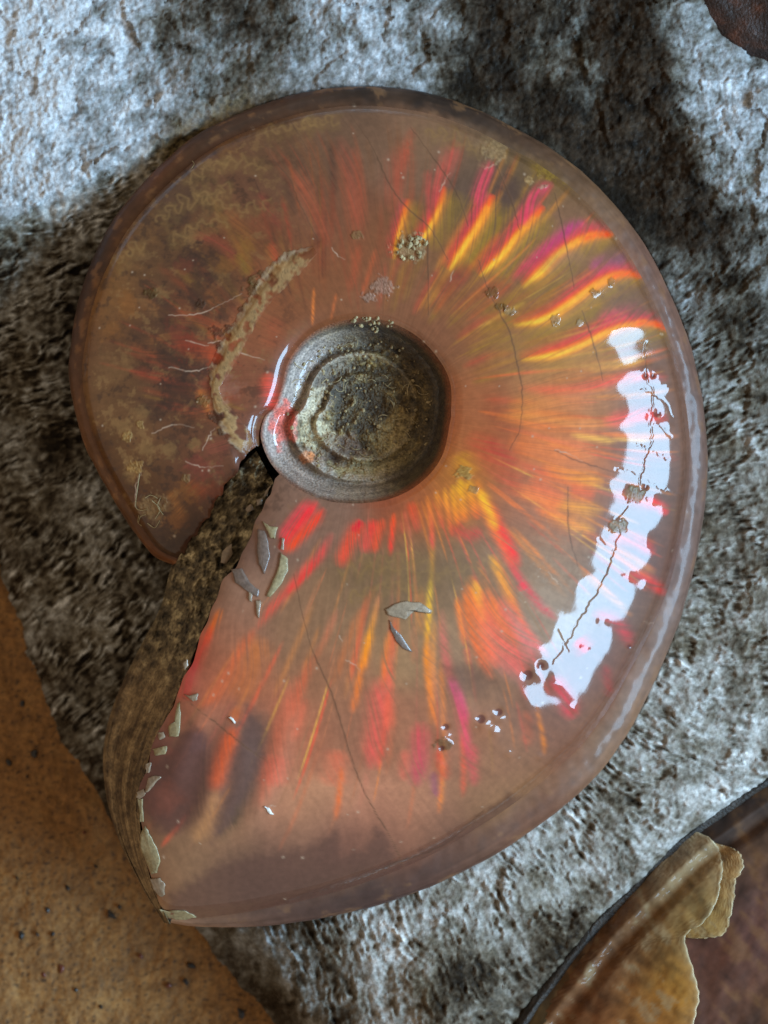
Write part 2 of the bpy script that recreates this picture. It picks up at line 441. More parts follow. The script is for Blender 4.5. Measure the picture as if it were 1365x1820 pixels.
# ------------------------------------------------------------------ ground
def build_ground():
    xs = np.concatenate([np.linspace(-6000, -320, 20), np.arange(-300, 760, 3.0), np.linspace(800, 7000, 24)])
    ys = np.concatenate([np.linspace(-6000, 700, 20), np.arange(730, 2000, 3.0), np.linspace(2050, 8000, 22)])
    X, Y = np.meshgrid(xs, ys)
    z = GROUND_Z + fbm(X / 120, Y / 120, 3, 81) * 8 + fbm(X / 22, Y / 22, 4, 82, .6) * 3.6
    n = fbm(X / 70, Y / 70, 4, 84, .6); f = fbm(X / 14, Y / 30, 3, 85, .6)
    m = np.clip(.5 + n * .45 + f * .3, 0, 1)
    cols = lin([(104, 68, 30), (132, 90, 44), (150, 108, 58)])
    c = np.stack([np.interp(m, [0, .5, 1], cols[:, k]) for k in range(3)], -1)
    sp = np.clip((fbm(X / 9, Y / 9, 2, 87) - .46) * 7, 0, 1)[..., None]
    c = c * (1 - sp * .75) + lin((48, 32, 18)) * sp * .75
    n_, m_ = X.shape
    o = make('ground', P(X, Y, z), grid_faces(n_, m_, flip=True), M_GROUND, None, c)
    o['kind'] = 'structure'
    spots = [(62, 1340, 9, 0), (48, 1380, 5, 0), (198, 1626, 14, 0), (38, 1662, 9, 0), (66, 1660, 7, 0), (94, 1660, 6, 0), (110, 1722, 13, 1), (78, 1732, 8, 1), (428, 1800, 14, 0), (338, 1716, 12, 0),
             (212, 1612, 6, 0), (120, 1578, 7, 0), (84, 1618, 7, 0), (134, 1760, 6, 0), (300, 1752, 7, 1), (330, 1745, 8, 0), (250, 1700, 7, 1), (15, 1355, 7, 0), (40, 1250, 7, 0), (180, 1790, 6, 0), (30, 1560, 6, 0), (170, 1540, 6, 0), (150, 1480, 5, 1)]
    for x, y, r, k in spots:
        na = 7
        an = np.linspace(0, 2 * math.pi, na, endpoint=False) + random.random()
        rr = r * np.array([random.uniform(.5, 1.15) for _ in range(na)])
        el = random.uniform(.55, 1.0); ro = random.uniform(.6, 1.4)
        px = rr * np.cos(an); py = rr * np.sin(an) * el
        qx = x + px * math.cos(ro) - py * math.sin(ro); qy = y + px * math.sin(ro) + py * math.cos(ro)
        v = np.vstack([P(qx, qy, np.full(na, GROUND_Z - 6)), P(x + (qx - x) * .75, y + (qy - y) * .75, np.full(na, GROUND_Z + 7)), P(x, y, GROUND_Z + 9)[None]])
        fs = [(i, i + na, (i + 1) % na + na, (i + 1) % na) for i in range(na)] + [(i + na, 2 * na, (i + 1) % na + na) for i in range(na)]
        make('inclusion', v, fs, M_RUST if k else M_BLACK, o, flat=True)
build_ground()

# ------------------------------------------------------------------ the ammonite: spiral frame
CX, CY = 650.0, 735.0
def unwrap_desc(pts, start=None):
    a = np.degrees(np.arctan2(np.array([p[1] for p in pts]) - CY, np.array([p[0] for p in pts]) - CX))
    out = [a[0] if start is None else start]
    for v in a[1:] if start is None else a:
        while v > out[-1] + 180: v -= 360
        while v < out[-1] - 180: v += 360
        out.append(v)
    return np.array(out if start is None else out[1:])

oc = catmull(OUTLINE, 10)
ao = unwrap_desc(oc); ro = np.hypot(oc[:, 0] - CX, oc[:, 1] - CY)
o_ = np.argsort(ao); AO, RO = ao[o_], ro[o_]
RIM = [(802, 740), (800, 680), (775, 632), (730, 590), (665, 566), (600, 572), (550, 596), (514, 640), (500, 690), (488, 722), (470, 742), (464, 780), (486, 830), (535, 872), (600, 893), (680, 890), (742, 862), (785, 812)]
rc = catmull(RIM + [RIM[0]], 8)
ai = np.degrees(np.arctan2(rc[:, 1] - CY, rc[:, 0] - CX)); ri = np.hypot(rc[:, 0] - CX, rc[:, 1] - CY)
i_ = np.argsort(ai); ai, ri = ai[i_], ri[i_]
def r_in(th):
    return np.interp((th + 180) % 360 - 180, ai, ri, period=360)
KW = ([-220, -200, -180, -150, -120, -90, -60, -30, -10, 10, 30, 45, 60, 75, 90, 100, 106, 112], [16, 22, 26, 34, 40, 40, 40, 38, 36, 36, 42, 56, 66, 64, 52, 40, 26, 10])
def k_w(th): return np.interp(th, KW[0], KW[1])
def r_out(th): return np.interp(th, AO, RO)
def r_sh(th): return r_out(th) - k_w(th) + 5

A_LINE = [(466, 786), (440, 805), (405, 860), (370, 915), (335, 970), (310, 1004)]
B_LINE = [(490, 848), (475, 890), (440, 965), (400, 1030), (365, 1110), (330, 1200), (300, 1270), (265, 1350), (248, 1440), (262, 1540), (282, 1600), (300, 1640)]
def line_tab(pts, branch):
    p = catmull(pts, 14)
    a = np.degrees(np.arctan2(p[:, 1] - CY, p[:, 0] - CX)); a = np.where(a < 60, a + 360, a) + branch
    r = np.hypot(p[:, 0] - CX, p[:, 1] - CY)
    k_ = np.linspace(0, 1, len(a)); a = a + (noise(k_ * 11, k_ * 0 + branch, 401) * 1.7 + noise(k_ * 27, k_ * 0 + branch, 402) * .9) * np.minimum(1, 300 / r) * np.minimum(1, np.minimum(k_, 1 - k_) * 12)
    t = (r - r_in(a)) / (r_sh(a) - r_in(a))
    t = np.maximum.accumulate(t); t[0] = 0
    return t, a
tA, aA = line_tab(A_LINE, -360); tB, aB = line_tab(B_LINE, 0)

HM = ([-220, -180, -120, -60, 0, 40, 70, 90, 112], [118, 130, 145, 160, 176, 208, 232, 234, 215])
HMC = catmull(np.array(HM, float).T, 12); HM = (HMC[:, 0], HMC[:, 1])
FT = catmull([(0, .80), (.025, .885), (.06, .95), (.11, .988), (.2, 1.0), (.3, .968), (.4, .912), (.5, .846), (.6, .770), (.69, .692), (.78, .595), (.86, .492), (.94, .358), (.975, .262), (1.0, .08)], 8)
def prof(t): return np.interp(t, FT[:, 0], FT[:, 1])

# streaks of colour (polyline, half width, colour, strength, colour at far end); ribs raise the surface
S = []
def st(pts, w, c, a=.8, c2=None): S.append((catmull(pts, 6), w, c, a, c2))
RED = (255, 42, 48); PINK = (240, 70, 110); ORA = (255, 120, 30); YEL = (255, 205, 40); OLI = (148, 122, 30); COR = (232, 112, 84); MAG = (205, 70, 140)
RIBS = []
def fire(pts, w=9, olive=True, a=1.0, off=(-.5, -.86), head=RED):
    """a rib crest: red on its upper side, yellow core, olive below, hot red outer tip"""
    p = np.asarray(pts, float)
    o = np.array(off)
    d_ = p[0] - p[1]; d_ = d_ / np.hypot(*d_); q_ = p[0] + d_ * 46; q2_ = q_ + (np.array([CX + 150 * (q_[0] - CX) / 300, CY + 150 * (q_[1] - CY) / 300]) - q_) * .45
    st([p[1], p[0], q_, q2_], w * .9, (204, 150, 52), .5 * a, (150, 96, 50)); st([p[0] + o * w * 2, q_ + o * w * 2.2, q2_ + o * w * 2], w * .9, (190, 72, 56), .4 * a); st([p[0] - o * w * 2.4, q_ - o * w * 2.4, q2_ - o * w * 2], w * 1.1, (150, 118, 44), .45 * a)
    RIBS.append((catmull(pts, 6), 20, 1.6))
    if olive:
        st(p - o * w * 3.2, w * 3.0, OLI, .60 * a); st(p - o * w * 1.5, w * 1.3, (196, 150, 50), .40 * a)
    st(p + o * w * 1.3, w * 1.7, (226, 62, 58), .72 * a, PINK)
    st(p + o * w * .45, w * .8, (255, 84, 34), .85 * a, RED)
    st(p - o * w * .15, w * .95, (252, 172, 40), 1.0 * a, (255, 160, 40)); st(p - o * w * .05, w * .55, (255, 226, 70), 1.15 * a, (255, 130, 40))
    n = len(p) // 2
    st(p[-max(2, n):], w * .6, (255, 96, 40), .6 * a, RED)

# upper right crests
fire([(798, 482), (822, 442), (848, 402), (866, 368), (878, 345)], 8, off=(-.86, -.5))
fire([(852, 492), (890, 455), (925, 412), (950, 386), (968, 366)], 8, off=(-.7, -.7))
fire([(928, 512), (962, 482), (992, 452), (1028, 428), (1060, 418), (1092, 417)], 9)
fire([(912, 578), (965, 568), (1005, 545), (1045, 516), (1080, 495), (1115, 487), (1145, 493)], 9)
fire([(925, 640), (985, 630), (1035, 612), (1080, 590), (1120, 577), (1160, 575), (1190, 588)], 8)
fire([(700, 462), (705, 430), (716, 388), (726, 352)], 6, a=.62, off=(-1, -.2))
fire([(742, 440), (762, 408), (782, 366), (790, 330)], 7, a=.78, off=(-1, -.3))
for pts, w, c, a, c2 in [
    ([(908, 500), (955, 455), (990, 425), (1020, 402), (1045, 396)], 11, (226, 60, 90), .75, (190, 60, 150)),
    ([(925, 395), (945, 355), (965, 335), (985, 326)], 11, PINK, .8, (215, 70, 110)), ([(925, 400), (938, 380)], 9, PINK, .6, None),
    ([(845, 365), (856, 330), (868, 300), (876, 285)], 11, PINK, .8, (230, 80, 110)),
    ([(1045, 478), (1080, 462), (1115, 462)], 14, (190, 70, 140), .5, (130, 90, 150)), ([(1060, 570), (1110, 550), (1150, 548)], 12, PINK, .5, (170, 90, 110)),
    ([(960, 480), (1010, 455), (1050, 470)], 14, (150, 110, 100), .4, None),
    # long pale fans between the crests and the hollow
    ([(800, 600), (860, 520), (905, 480)], 16, (150, 96, 50), .35, (170, 130, 50)), ([(770, 520), (840, 470)], 16, (130, 60, 50), .5, None), ([(800, 560), (870, 510), (900, 490)], 12, (160, 60, 50), .4, None),
    ([(850, 590), (930, 560), (1000, 520)], 16, (150, 116, 40), .5, None), ([(860, 640), (930, 610), (1010, 580)], 18, (160, 124, 50), .5, None),
    ([(840, 560), (920, 530), (970, 500)], 16, (140, 112, 40), .55, None),
    ([(900, 690), (980, 672), (1050, 650), (1110, 640)], 26, (188, 132, 84), .6, None),
    ([(920, 690), (1000, 693), (1070, 682), (1130, 668), (1190, 672)], 10, (240, 110, 70), .75, (255, 90, 90)),
    ([(900, 720), (980, 716), (1060, 712)], 16, (212, 140, 56), .65, (235, 140, 90)),
    ([(880, 740), (960, 744), (1030, 756), (1090, 752)], 12, (235, 150, 60), .7, (250, 160, 90)),
    ([(1070, 752), (1110, 742), (1150, 738), (1190, 748)], 12, (255, 120, 110), .8, RED),
    ([(860, 690), (900, 760), (940, 820)], 26, (150, 66, 44), .4, None),
    ([(900, 780), (980, 800), (1060, 815)], 26, (240, 130, 60), .55, (255, 150, 80)), ([(960, 830), (1020, 850), (1075, 858)], 14, (255, 130, 50), .75, (255, 180, 60)),
    ([(900, 860), (970, 890), (1040, 905), (1075, 908)], 14, (255, 120, 60), .7, (255, 190, 60)), ([(950, 900), (1010, 930), (1060, 945)], 12, (255, 126, 60), .7, (255, 190, 70)),
    ([(940, 850), (1000, 900)], 22, (255, 120, 66), .55, None), ([(1010, 870), (1060, 880)], 14, (255, 110, 60), .5, None),
    ([(830, 770), (880, 820), (930, 880)], 26, (190, 70, 52), .6, (200, 90, 60)), ([(860, 780), (920, 830)], 14, (190, 56, 56), .5, None),
    ([(1085, 875), (1130, 890), (1170, 900)], 11, (250, 120, 110), .55, RED), ([(1150, 885), (1172, 900), (1188, 915)], 9, (255, 60, 60), .8, None), ([(1080, 955), (1130, 962), (1165, 985)], 12, (255, 120, 120), .6, RED),
    ([(1105, 1020), (1150, 1030), (1185, 1060)], 10, RED, .55, None), ([(1050, 1090), (1095, 1105), (1125, 1150)], 12, (225, 50, 70), .6, None), ([(1025, 1135), (1045, 1160)], 14, (240, 40, 60), .85, None), ([(980, 1200), (1005, 1240), (1020, 1280)], 16, (230, 60, 80), .7, None), ([(1075, 1180), (1085, 1240)], 9, (180, 60, 60), .5, None),
    # yellow fan under the hollow
    ([(846, 850), (862, 900), (884, 950), (905, 990), (920, 1025)], 10, (255, 150, 34), .95, (255, 70, 60)), ([(858, 880), (880, 920), (908, 975), (925, 1010)], 10, (255, 80, 50), .85, RED), ([(850, 868), (868, 905), (884, 945)], 9, YEL, .95, (255, 180, 40)), ([(905, 1000), (935, 1045), (965, 1080), (992, 1104)], 8, (232, 66, 76), .8, (235, 80, 100)), ([(925, 1035), (932, 1050)], 8, (250, 60, 80), .8, None),
    ([(872, 985), (888, 1020), (905, 1058), (920, 1088)], 9, (255, 178, 40), .95, (255, 140, 40)), ([(905, 1055), (930, 1110), (955, 1145), (978, 1170)], 7, (250, 120, 50), .85, (235, 110, 110)),
    ([(838, 1020), (846, 1070), (862, 1130), (885, 1190)], 15, (255, 140, 34), .95, (255, 110, 70)), ([(842, 1030), (856, 1080), (864, 1110)], 8, (255, 196, 50), .9, (255, 150, 40)), ([(860, 1045), (878, 1110), (910, 1170), (940, 1200)], 24, (250, 118, 52), .85, (245, 110, 110)), ([(870, 1060), (890, 1100), (925, 1150)], 10, (255, 140, 40), .7, None), ([(885, 1060), (915, 1120), (960, 1175)], 18, (250, 116, 86), .65, (245, 120, 130)), ([(826, 1040), (835, 1110), (852, 1160), (876, 1210)], 9, (255, 130, 30), .8, (250, 120, 80)),
    ([(811, 1060), (818, 1100), (826, 1150)], 6, (255, 140, 40), .9, (232, 130, 80)), ([(826, 1150), (835, 1185)], 6, (225, 120, 84), .5, None),
    ([(768, 950), (768, 1000), (764, 1060)], 5, (196, 120, 70), .8, (226, 190, 50)), ([(765, 1030), (762, 1090), (758, 1150)], 6, (250, 214, 60), .95, (240, 170, 50)), ([(760, 1120), (758, 1180), (766, 1240), (780, 1300)], 6, (255, 160, 40), .85, (240, 130, 70)), ([(772, 1100), (770, 1180), (776, 1240)], 6, (226, 160, 70), .7, (225, 130, 80)), ([(748, 1040), (748, 1130)], 8, (210, 140, 70), .5, None),
    ([(785, 1080), (788, 1140), (798, 1190), (815, 1240), (826, 1300), (836, 1370)], 9, (215, 130, 110), .8, (232, 66, 112)), ([(800, 1200), (815, 1240), (830, 1290)], 9, (206, 80, 150), .7, (240, 70, 120)),
    ([(676, 1050), (664, 1100), (656, 1130)], 6, (205, 140, 110), .7, (255, 170, 50)), ([(660, 1115), (650, 1160), (640, 1200)], 8, (255, 172, 40), .95, (255, 140, 40)), ([(642, 1190), (632, 1240), (625, 1270)], 7, (250, 140, 50), .8, (220, 120, 70)), ([(668, 1040), (650, 1080), (632, 1140)], 7, (190, 116, 74), .5, None),
    ([(692, 1120), (686, 1170), (680, 1230)], 7, (255, 150, 50), .8, (250, 110, 70)), ([(704, 1090), (694, 1180), (690, 1250)], 8, (235, 120, 70), .75, (240, 110, 90)), ([(678, 1200), (672, 1280), (664, 1330), (660, 1370)], 20, (240, 104, 92), .75, (246, 96, 92)), ([(690, 1230), (690, 1300)], 10, (245, 110, 84), .6, None),
    ([(600, 1080), (580, 1130), (555, 1180)], 7, (200, 126, 100), .7, (205, 120, 80)), ([(560, 1160), (535, 1220), (515, 1280)], 10, (215, 110, 70), .6, (220, 100, 70)), ([(640, 1080), (612, 1160), (590, 1220)], 8, (205, 120, 70), .5, None),
    # red patches below the hollow
    ([(566, 890), (545, 915), (522, 944), (496, 978)], 10, (255, 48, 66), 1., (255, 56, 60)), ([(578, 902), (556, 930), (530, 958), (502, 986)], 9, (255, 56, 40), 1., (255, 84, 34)), ([(552, 886), (526, 915), (504, 945), (496, 960)], 8, (250, 54, 80), .8, None),
    ([(592, 945), (570, 985), (545, 1010), (520, 1040), (478, 1088), (455, 1120)], 9, (228, 80, 84), .85, (220, 90, 70)), ([(570, 990), (540, 1025), (510, 1055)], 6, (240, 60, 60), .7, None),
    ([(648, 928), (630, 948), (612, 985), (602, 1010)], 13, (255, 74, 44), .95, (225, 90, 70)), ([(645, 925), (625, 945)], 7, (255, 36, 60), .9, None),
    ([(668, 922), (655, 955), (648, 985)], 12, (255, 62, 54), .9, (225, 86, 80)), ([(682, 920), (672, 950), (664, 985)], 8, (250, 84, 48), .75, None), ([(700, 910), (697, 945), (693, 990)], 5, (255, 90, 36), .95, (235, 56, 60)), ([(720, 905), (716, 950)], 7, (196, 96, 70), .7, None), ([(730, 890), (736, 920), (740, 950)], 10, (240, 84, 44), .75, (190, 90, 70)),
    ([(758, 880), (766, 920), (768, 960), (770, 980)], 5, (255, 150, 50), .85, (224, 60, 80)), ([(776, 870), (780, 905), (788, 940)], 6, (244, 160, 50), .8, (220, 90, 70)), ([(790, 865), (796, 910), (804, 955)], 5, (255, 176, 50), .9, (230, 80, 60)), ([(804, 860), (808, 900), (815, 940)], 6, (255, 190, 40), .9, (240, 110, 50)), ([(818, 850), (820, 890), (828, 930)], 9, (255, 200, 36), .95, (250, 120, 50)), ([(832, 850), (838, 885), (850, 925)], 9, (250, 190, 40), .9, (250, 100, 50)), ([(800, 935), (830, 950), (860, 945)], 12, (214, 64, 60), .6, None), ([(820, 800), (830, 850)], 20, (196, 140, 44), .7, (226, 160, 40)),
    # bottom coral fans
    ([(395, 1080), (380, 1110), (360, 1150)], 7, (255, 140, 30), .8, (235, 90, 50)), ([(378, 1110), (352, 1165), (335, 1200)], 11, (225, 84, 56), .7, (226, 70, 70)), ([(345, 1165), (332, 1220), (320, 1245)], 14, (200, 80, 90), .6, (215, 64, 64)),
    ([(455, 1115), (420, 1170), (385, 1230), (350, 1260)], 10, (230, 110, 74), .7, (230, 110, 60)), ([(470, 1130), (440, 1190), (420, 1250)], 26, (206, 124, 66), .65, (190, 110, 60)), ([(440, 1180), (400, 1215), (360, 1245)], 20, (200, 112, 74), .55, None),
    ([(418, 1290), (402, 1330), (388, 1370), (376, 1410)], 17, (236, 100, 46), .85, (240, 110, 66)), ([(385, 1400), (370, 1450), (345, 1500)], 14, (205, 150, 104), .75, (190, 146, 100)), ([(410, 1260), (430, 1280)], 14, (210, 110, 60), .5, None),
    ([(530, 1200), (500, 1300), (480, 1380), (455, 1440)], 18, (222, 112, 84), .6, (226, 130, 104)), ([(490, 1340), (485, 1400)], 26, (228, 110, 90), .55, None), ([(600, 1330), (590, 1400)], 24, (240, 120, 90), .55, (232, 120, 92)), ([(608, 1360), (602, 1420), (596, 1460)], 6, (245, 120, 54), .7, None), ([(545, 1240), (520, 1320)], 8, (225, 112, 84), .5, None),
    ([(748, 1280), (745, 1360), (735, 1400)], 16, (236, 70, 90), .7, (200, 80, 110)), ([(780, 1330), (790, 1390)], 12, (228, 84, 60), .6, None), ([(720, 1330), (716, 1390)], 10, (236, 110, 96), .45, None), ([(840, 1320), (842, 1400)], 10, (226, 84, 96), .55, None), ([(770, 1370), (775, 1420)], 8, (150, 80, 120), .6, None), ([(952, 1250), (965, 1310), (968, 1345)], 5, (220, 130, 40), .75, None), ([(935, 1260), (938, 1330)], 12, (190, 100, 70), .5, None),
    # dark folds near the mouth
    ([(352, 1290), (352, 1350), (346, 1410), (322, 1480)], 30, (88, 60, 58), 1., (100, 74, 62)), ([(300, 1360), (296, 1420), (290, 1470)], 22, (92, 52, 48), .9, (100, 70, 60)), ([(452, 1270), (446, 1340), (438, 1400), (415, 1450), (385, 1500)], 19, (92, 72, 72), 1., (98, 80, 58)), ([(275, 1400), (285, 1450)], 20, (105, 56, 50), .7, None), ([(290, 1400), (300, 1440)], 8, (180, 106, 86), .7, None), ([(300, 1350), (310, 1330)], 18, (150, 84, 70), .6, None), ([(470, 1260), (462, 1330)], 14, (120, 96, 84), .55, None), ([(345, 1300), (350, 1340)], 16, (130, 100, 110), .5, None),
    ([(548, 1130), (580, 1230)], 22, (150, 108, 82), .3, None), ([(630, 1010), (700, 1020), (780, 1020), (850, 1010)], 30, (118, 98, 70), .55, None), ([(800, 1180), (850, 1215)], 18, (122, 92, 72), .6, None), ([(570, 1320), (560, 1380)], 18, (150, 100, 80), .5, None), ([(640, 1330), (630, 1380)], 14, (150, 104, 84), .5, None),
    # upper left ribs, dull
    ([(460, 340), (475, 370), (500, 410)], 10, (140, 66, 56), .6, None), ([(520, 300), (545, 350), (570, 400), (585, 440)], 13, (168, 90, 64), .7, (160, 84, 60)), ([(600, 240), (620, 300), (632, 370), (634, 420)], 15, (150, 82, 68), .65, (170, 84, 60)), ([(630, 260), (640, 340), (638, 400)], 9, (160, 84, 60), .5, None), ([(735, 225), (722, 270), (705, 320), (698, 380)], 11, (186, 86, 62), .7, (176, 84, 60)), ([(712, 260), (700, 330), (712, 380)], 22, (158, 86, 70), .5, None), ([(815, 250), (795, 290), (776, 330), (764, 370)], 15, (200, 92, 84), .65, (215, 84, 84)), ([(760, 300), (762, 350)], 8, (190, 76, 70), .45, None),
    ([(400, 370), (430, 410), (452, 450)], 12, (146, 84, 54), .6, (130, 96, 40)), ([(340, 420), (390, 430), (430, 480)], 10, (140, 66, 52), .6, None), ([(420, 450), (445, 490)], 12, (130, 104, 40), .6, None), ([(360, 500), (400, 560)], 16, (130, 82, 46), .5, None), ([(480, 430), (492, 470)], 9, (180, 80, 50), .6, None), ([(300, 550), (360, 570), (400, 590)], 10, (130, 62, 46), .6, (170, 80, 44)), ([(300, 600), (360, 622), (392, 640)], 14, (128, 52, 40), .75, (178, 78, 44)), ([(250, 610), (330, 590)], 8, (140, 90, 50), .5, None), ([(240, 520), (290, 570)], 9, (140, 104, 64), .45, None),
    ([(640, 430), (630, 480), (622, 520)], 8, (170, 84, 56), .6, None), ([(668, 440), (655, 490), (640, 530)], 5, (186, 92, 56), .6, None), ([(558, 510), (555, 580)], 3, (225, 130, 60), .8, None), ([(598, 520), (588, 570)], 3, (200, 110, 60), .6, None), ([(480, 620), (490, 560)], 18, (160, 84, 56), .5, None), ([(475, 660), (485, 730)], 14, (235, 90, 62), .75, (255, 70, 60)), ([(350, 690), (380, 740)], 10, (190, 110, 50), .7, None), ([(360, 800), (410, 790)], 14, (140, 74, 60), .6, None), ([(330, 860), (370, 880)], 14, (150, 74, 40), .6, None), ([(300, 870), (330, 930)], 10, (160, 106, 52), .6, None),
    ([(420, 590), (400, 660)], 12, (170, 96, 66), .5, None),
]:
    st(pts, w, c, a, c2)
_r = np.random.RandomState(21)
FINE = []
for _ in range(330):
    a0 = _r.uniform(-115, 118); aa = math.radians(a0)
    rmax = float(np.interp(a0, [-115, -60, 0, 40, 90, 118], [500, 520, 540, 600, 820, 900])); r0 = _r.uniform(165, rmax - 90); L = _r.uniform(70, 230)
    bend = float(np.interp(a0, [-115, -60, -20, 20, 60, 118], [-.0003, .0001, .0002, .0000, .0005, .0002])); rr = np.linspace(r0, min(r0 + L, rmax), 6)
    an = aa + bend * (rr - 300) + .05 * np.sin((rr - 180) / 130.0) * (1 if a0 < 10 else .3)
    pts = [(665 + r * math.cos(q), 722 + r * math.sin(q)) for r, q in zip(rr, an)]
    if a0 < -70: col = [(150, 72, 50), (126, 84, 56), (160, 84, 56)][_r.randint(3)]; al = .4
    elif a0 < -15: col = [(214, 110, 50), (180, 134, 48), (206, 72, 64), (150, 118, 48), (226, 150, 60)][_r.randint(5)]; al = .42
    elif a0 < 45: col = [(250, 130, 56), (236, 150, 60), (222, 96, 62), (250, 120, 90)][_r.randint(4)]; al = .5
    elif a0 < 75: col = [(246, 140, 50), (226, 96, 80), (170, 128, 84), (150, 124, 96)][_r.randint(4)]; al = .45
    else: col = [(222, 124, 84), (216, 138, 98), (204, 110, 98), (160, 118, 90), (234, 150, 76), (146, 112, 90)][_r.randint(6)]; al = .34
    if _ > 260 and -60 < a0 < 110: col = [(255, 204, 90), (255, 150, 60), (255, 96, 66)][_r.randint(3)]; al = .6
    FINE.append((catmull(pts, 4), float(_r.choice([1.3, 1.8, 2.6, 4, 6])), col, al * _r.uniform(.6, 1.1), None))
for _ in range(110):
    a0 = _r.uniform(-186, -105); aa = math.radians(a0); r0 = _r.uniform(200, 380); L = _r.uniform(50, 150); rr = np.linspace(r0, min(r0 + L, 490), 6)
    an = aa + .0007 * (rr - 300) + .05 * np.sin((rr - 200) / 90.0)
    FINE.append((catmull([(655 + r * math.cos(q), 728 + r * math.sin(q)) for r, q in zip(rr, an)], 4), float(_r.choice([1.6, 3, 5, 8])), [(118, 64, 42), (146, 80, 46), (70, 46, 38), (60, 40, 36), (136, 102, 50), (150, 66, 46)][_r.randint(6)], _r.uniform(.25, .55), None))
S[:0] = FINE
for pts in ([(925, 690), (1000, 692), (1075, 682), (1130, 666), (1180, 668), (1215, 690)], [(960, 750), (1060, 756), (1120, 742), (1165, 740), (1215, 770)], [(980, 850), (1060, 862), (1120, 882), (1170, 890), (1210, 930)], [(960, 915), (1050, 930), (1100, 938), (1150, 962), (1190, 1000)],
            [(980, 1040), (1040, 1030), (1105, 1022), (1160, 1040)], [(930, 1075), (1000, 1100), (1060, 1100), (1110, 1140)], [(880, 1060), (930, 1140), (985, 1185), (1030, 1260)], [(835, 1050), (870, 1180), (930, 1230), (970, 1330)], [(785, 1100), (820, 1250), (860, 1290), (900, 1350)], [(760, 1080), (765, 1230), (790, 1310), (800, 1390)]):
    RIBS.append((catmull(pts, 6), 17, 1.3))
for pts in ([(440, 1280), (420, 1400), (370, 1500)], [(420, 1260), (395, 1360), (340, 1490)], [(520, 1240), (480, 1390), (420, 1500)], [(380, 1240), (330, 1330), (300, 1420)]):
    RIBS.append((catmull(pts, 6), 22, 5.0))

CRACKS = [[(479, 197), (513, 214), (551, 271)], [(470, 254), (487, 285), (513, 315), (532, 361), (563, 422)], [(624, 205), (662, 262), (692, 327), (723, 369), (765, 407), (795, 460)], [(730, 226), (776, 289), (811, 342), (833, 403)],
          [(883, 295), (911, 364), (923, 408)], [(986, 343), (1000, 405), (1021, 511)], [(1035, 553), (1052, 601), (1072, 677)], [(850, 463), (866, 511), (887, 553), (907, 594), (921, 656), (928, 697), (924, 760), (905, 800)],
          [(1009, 866), (1011, 944), (1027, 1007)], [(522, 1020), (550, 1140), (592, 1240), (640, 1390), (700, 1500), (722, 1560)], [(325, 1240), (390, 1290), (440, 1330), (470, 1350)], [(985, 800), (1030, 820), (1100, 842)], [(760, 400), (762, 560)], [(640, 1560), (700, 1535), (790, 1500), (860, 1440)]]
GROOVES = [[(1149, 612), (1147, 660), (1160, 702), (1156, 745), (1160, 780), (1146, 815), (1136, 860), (1138, 885)], [(1138, 688), (1175, 708), (1196, 742)], [(1092, 830), (1140, 850), (1185, 872), (1215, 880)], [(1165, 750), (1195, 775)], [(1100, 945), (1088, 985), (1066, 1040), (1035, 1090), (1000, 1150), (980, 1180)], [(1062, 958), (1128, 1000)], [(990, 1118), (1010, 1160)], [(1130, 790), (1160, 800), (1190, 815)], [(1115, 900), (1090, 930)]]
WHITE_LINES = [[(300, 652), (340, 660), (372, 652), (400, 650)], [(300, 560), (350, 558), (395, 540), (430, 522)], [(370, 610), (395, 606)], [(330, 605), (372, 615)], [(270, 770), (310, 755), (345, 760)], [(330, 820), (360, 830), (395, 828)], [(360, 800), (375, 770), (380, 762)], [(985, 798), (1010, 806), (1036, 820)], [(782, 340), (790, 322), (800, 308)], [(975, 1018), (992, 1036), (1000, 1042)], [(240, 900), (243, 860), (250, 840)], [(590, 440), (600, 455), (612, 462)], [(616, 1172), (630, 1182), (640, 1192)], [(1185, 1090), (1160, 1108), (1145, 1104)], [(420, 625), (470, 640)], [(800, 500), (806, 480)], [(862, 300), (880, 292), (890, 284)], [(470, 1438), (485, 1448)], [(478, 1432), (490, 1432)], [(602, 1130), (608, 1140)]]
TUB = [(1150, 655, 12, 7), (1172, 668, 14, 7), (1190, 690, 9, 5), (1162, 742, 15, 8), (1190, 760, 9, 5), (1155, 798, 12, 4), (1128, 872, 16, 8), (1158, 888, 12, 7), (1105, 932, 16, 7), (1150, 962, 12, 6), (1115, 1022, 13, 6), (1150, 1040, 12, 5), (1070, 1105, 12, 5), (1040, 1150, 12, 5), (948, 1195, 18, 10), (985, 1215, 14, 7), (860, 1285, 14, 9), (885, 1275, 12, 8), (878, 1300, 10, 6), (790, 1310, 14, 7), (782, 1360, 10, 6), (1020, 1260, 8, 5), (905, 1340, 8, 4), (960, 1345, 8, 4)]
HOLES = [(1147, 668, 4.5), (1160, 668, 4.0), (1168, 735, 7), (938, 1200, 9), (961, 1183, 6), (855, 1278, 8), (886, 1266, 7), (1147, 866, 5), (792, 1292, 6), (785, 1330, 5), (1118, 1150, 4), (1200, 1075, 4)]
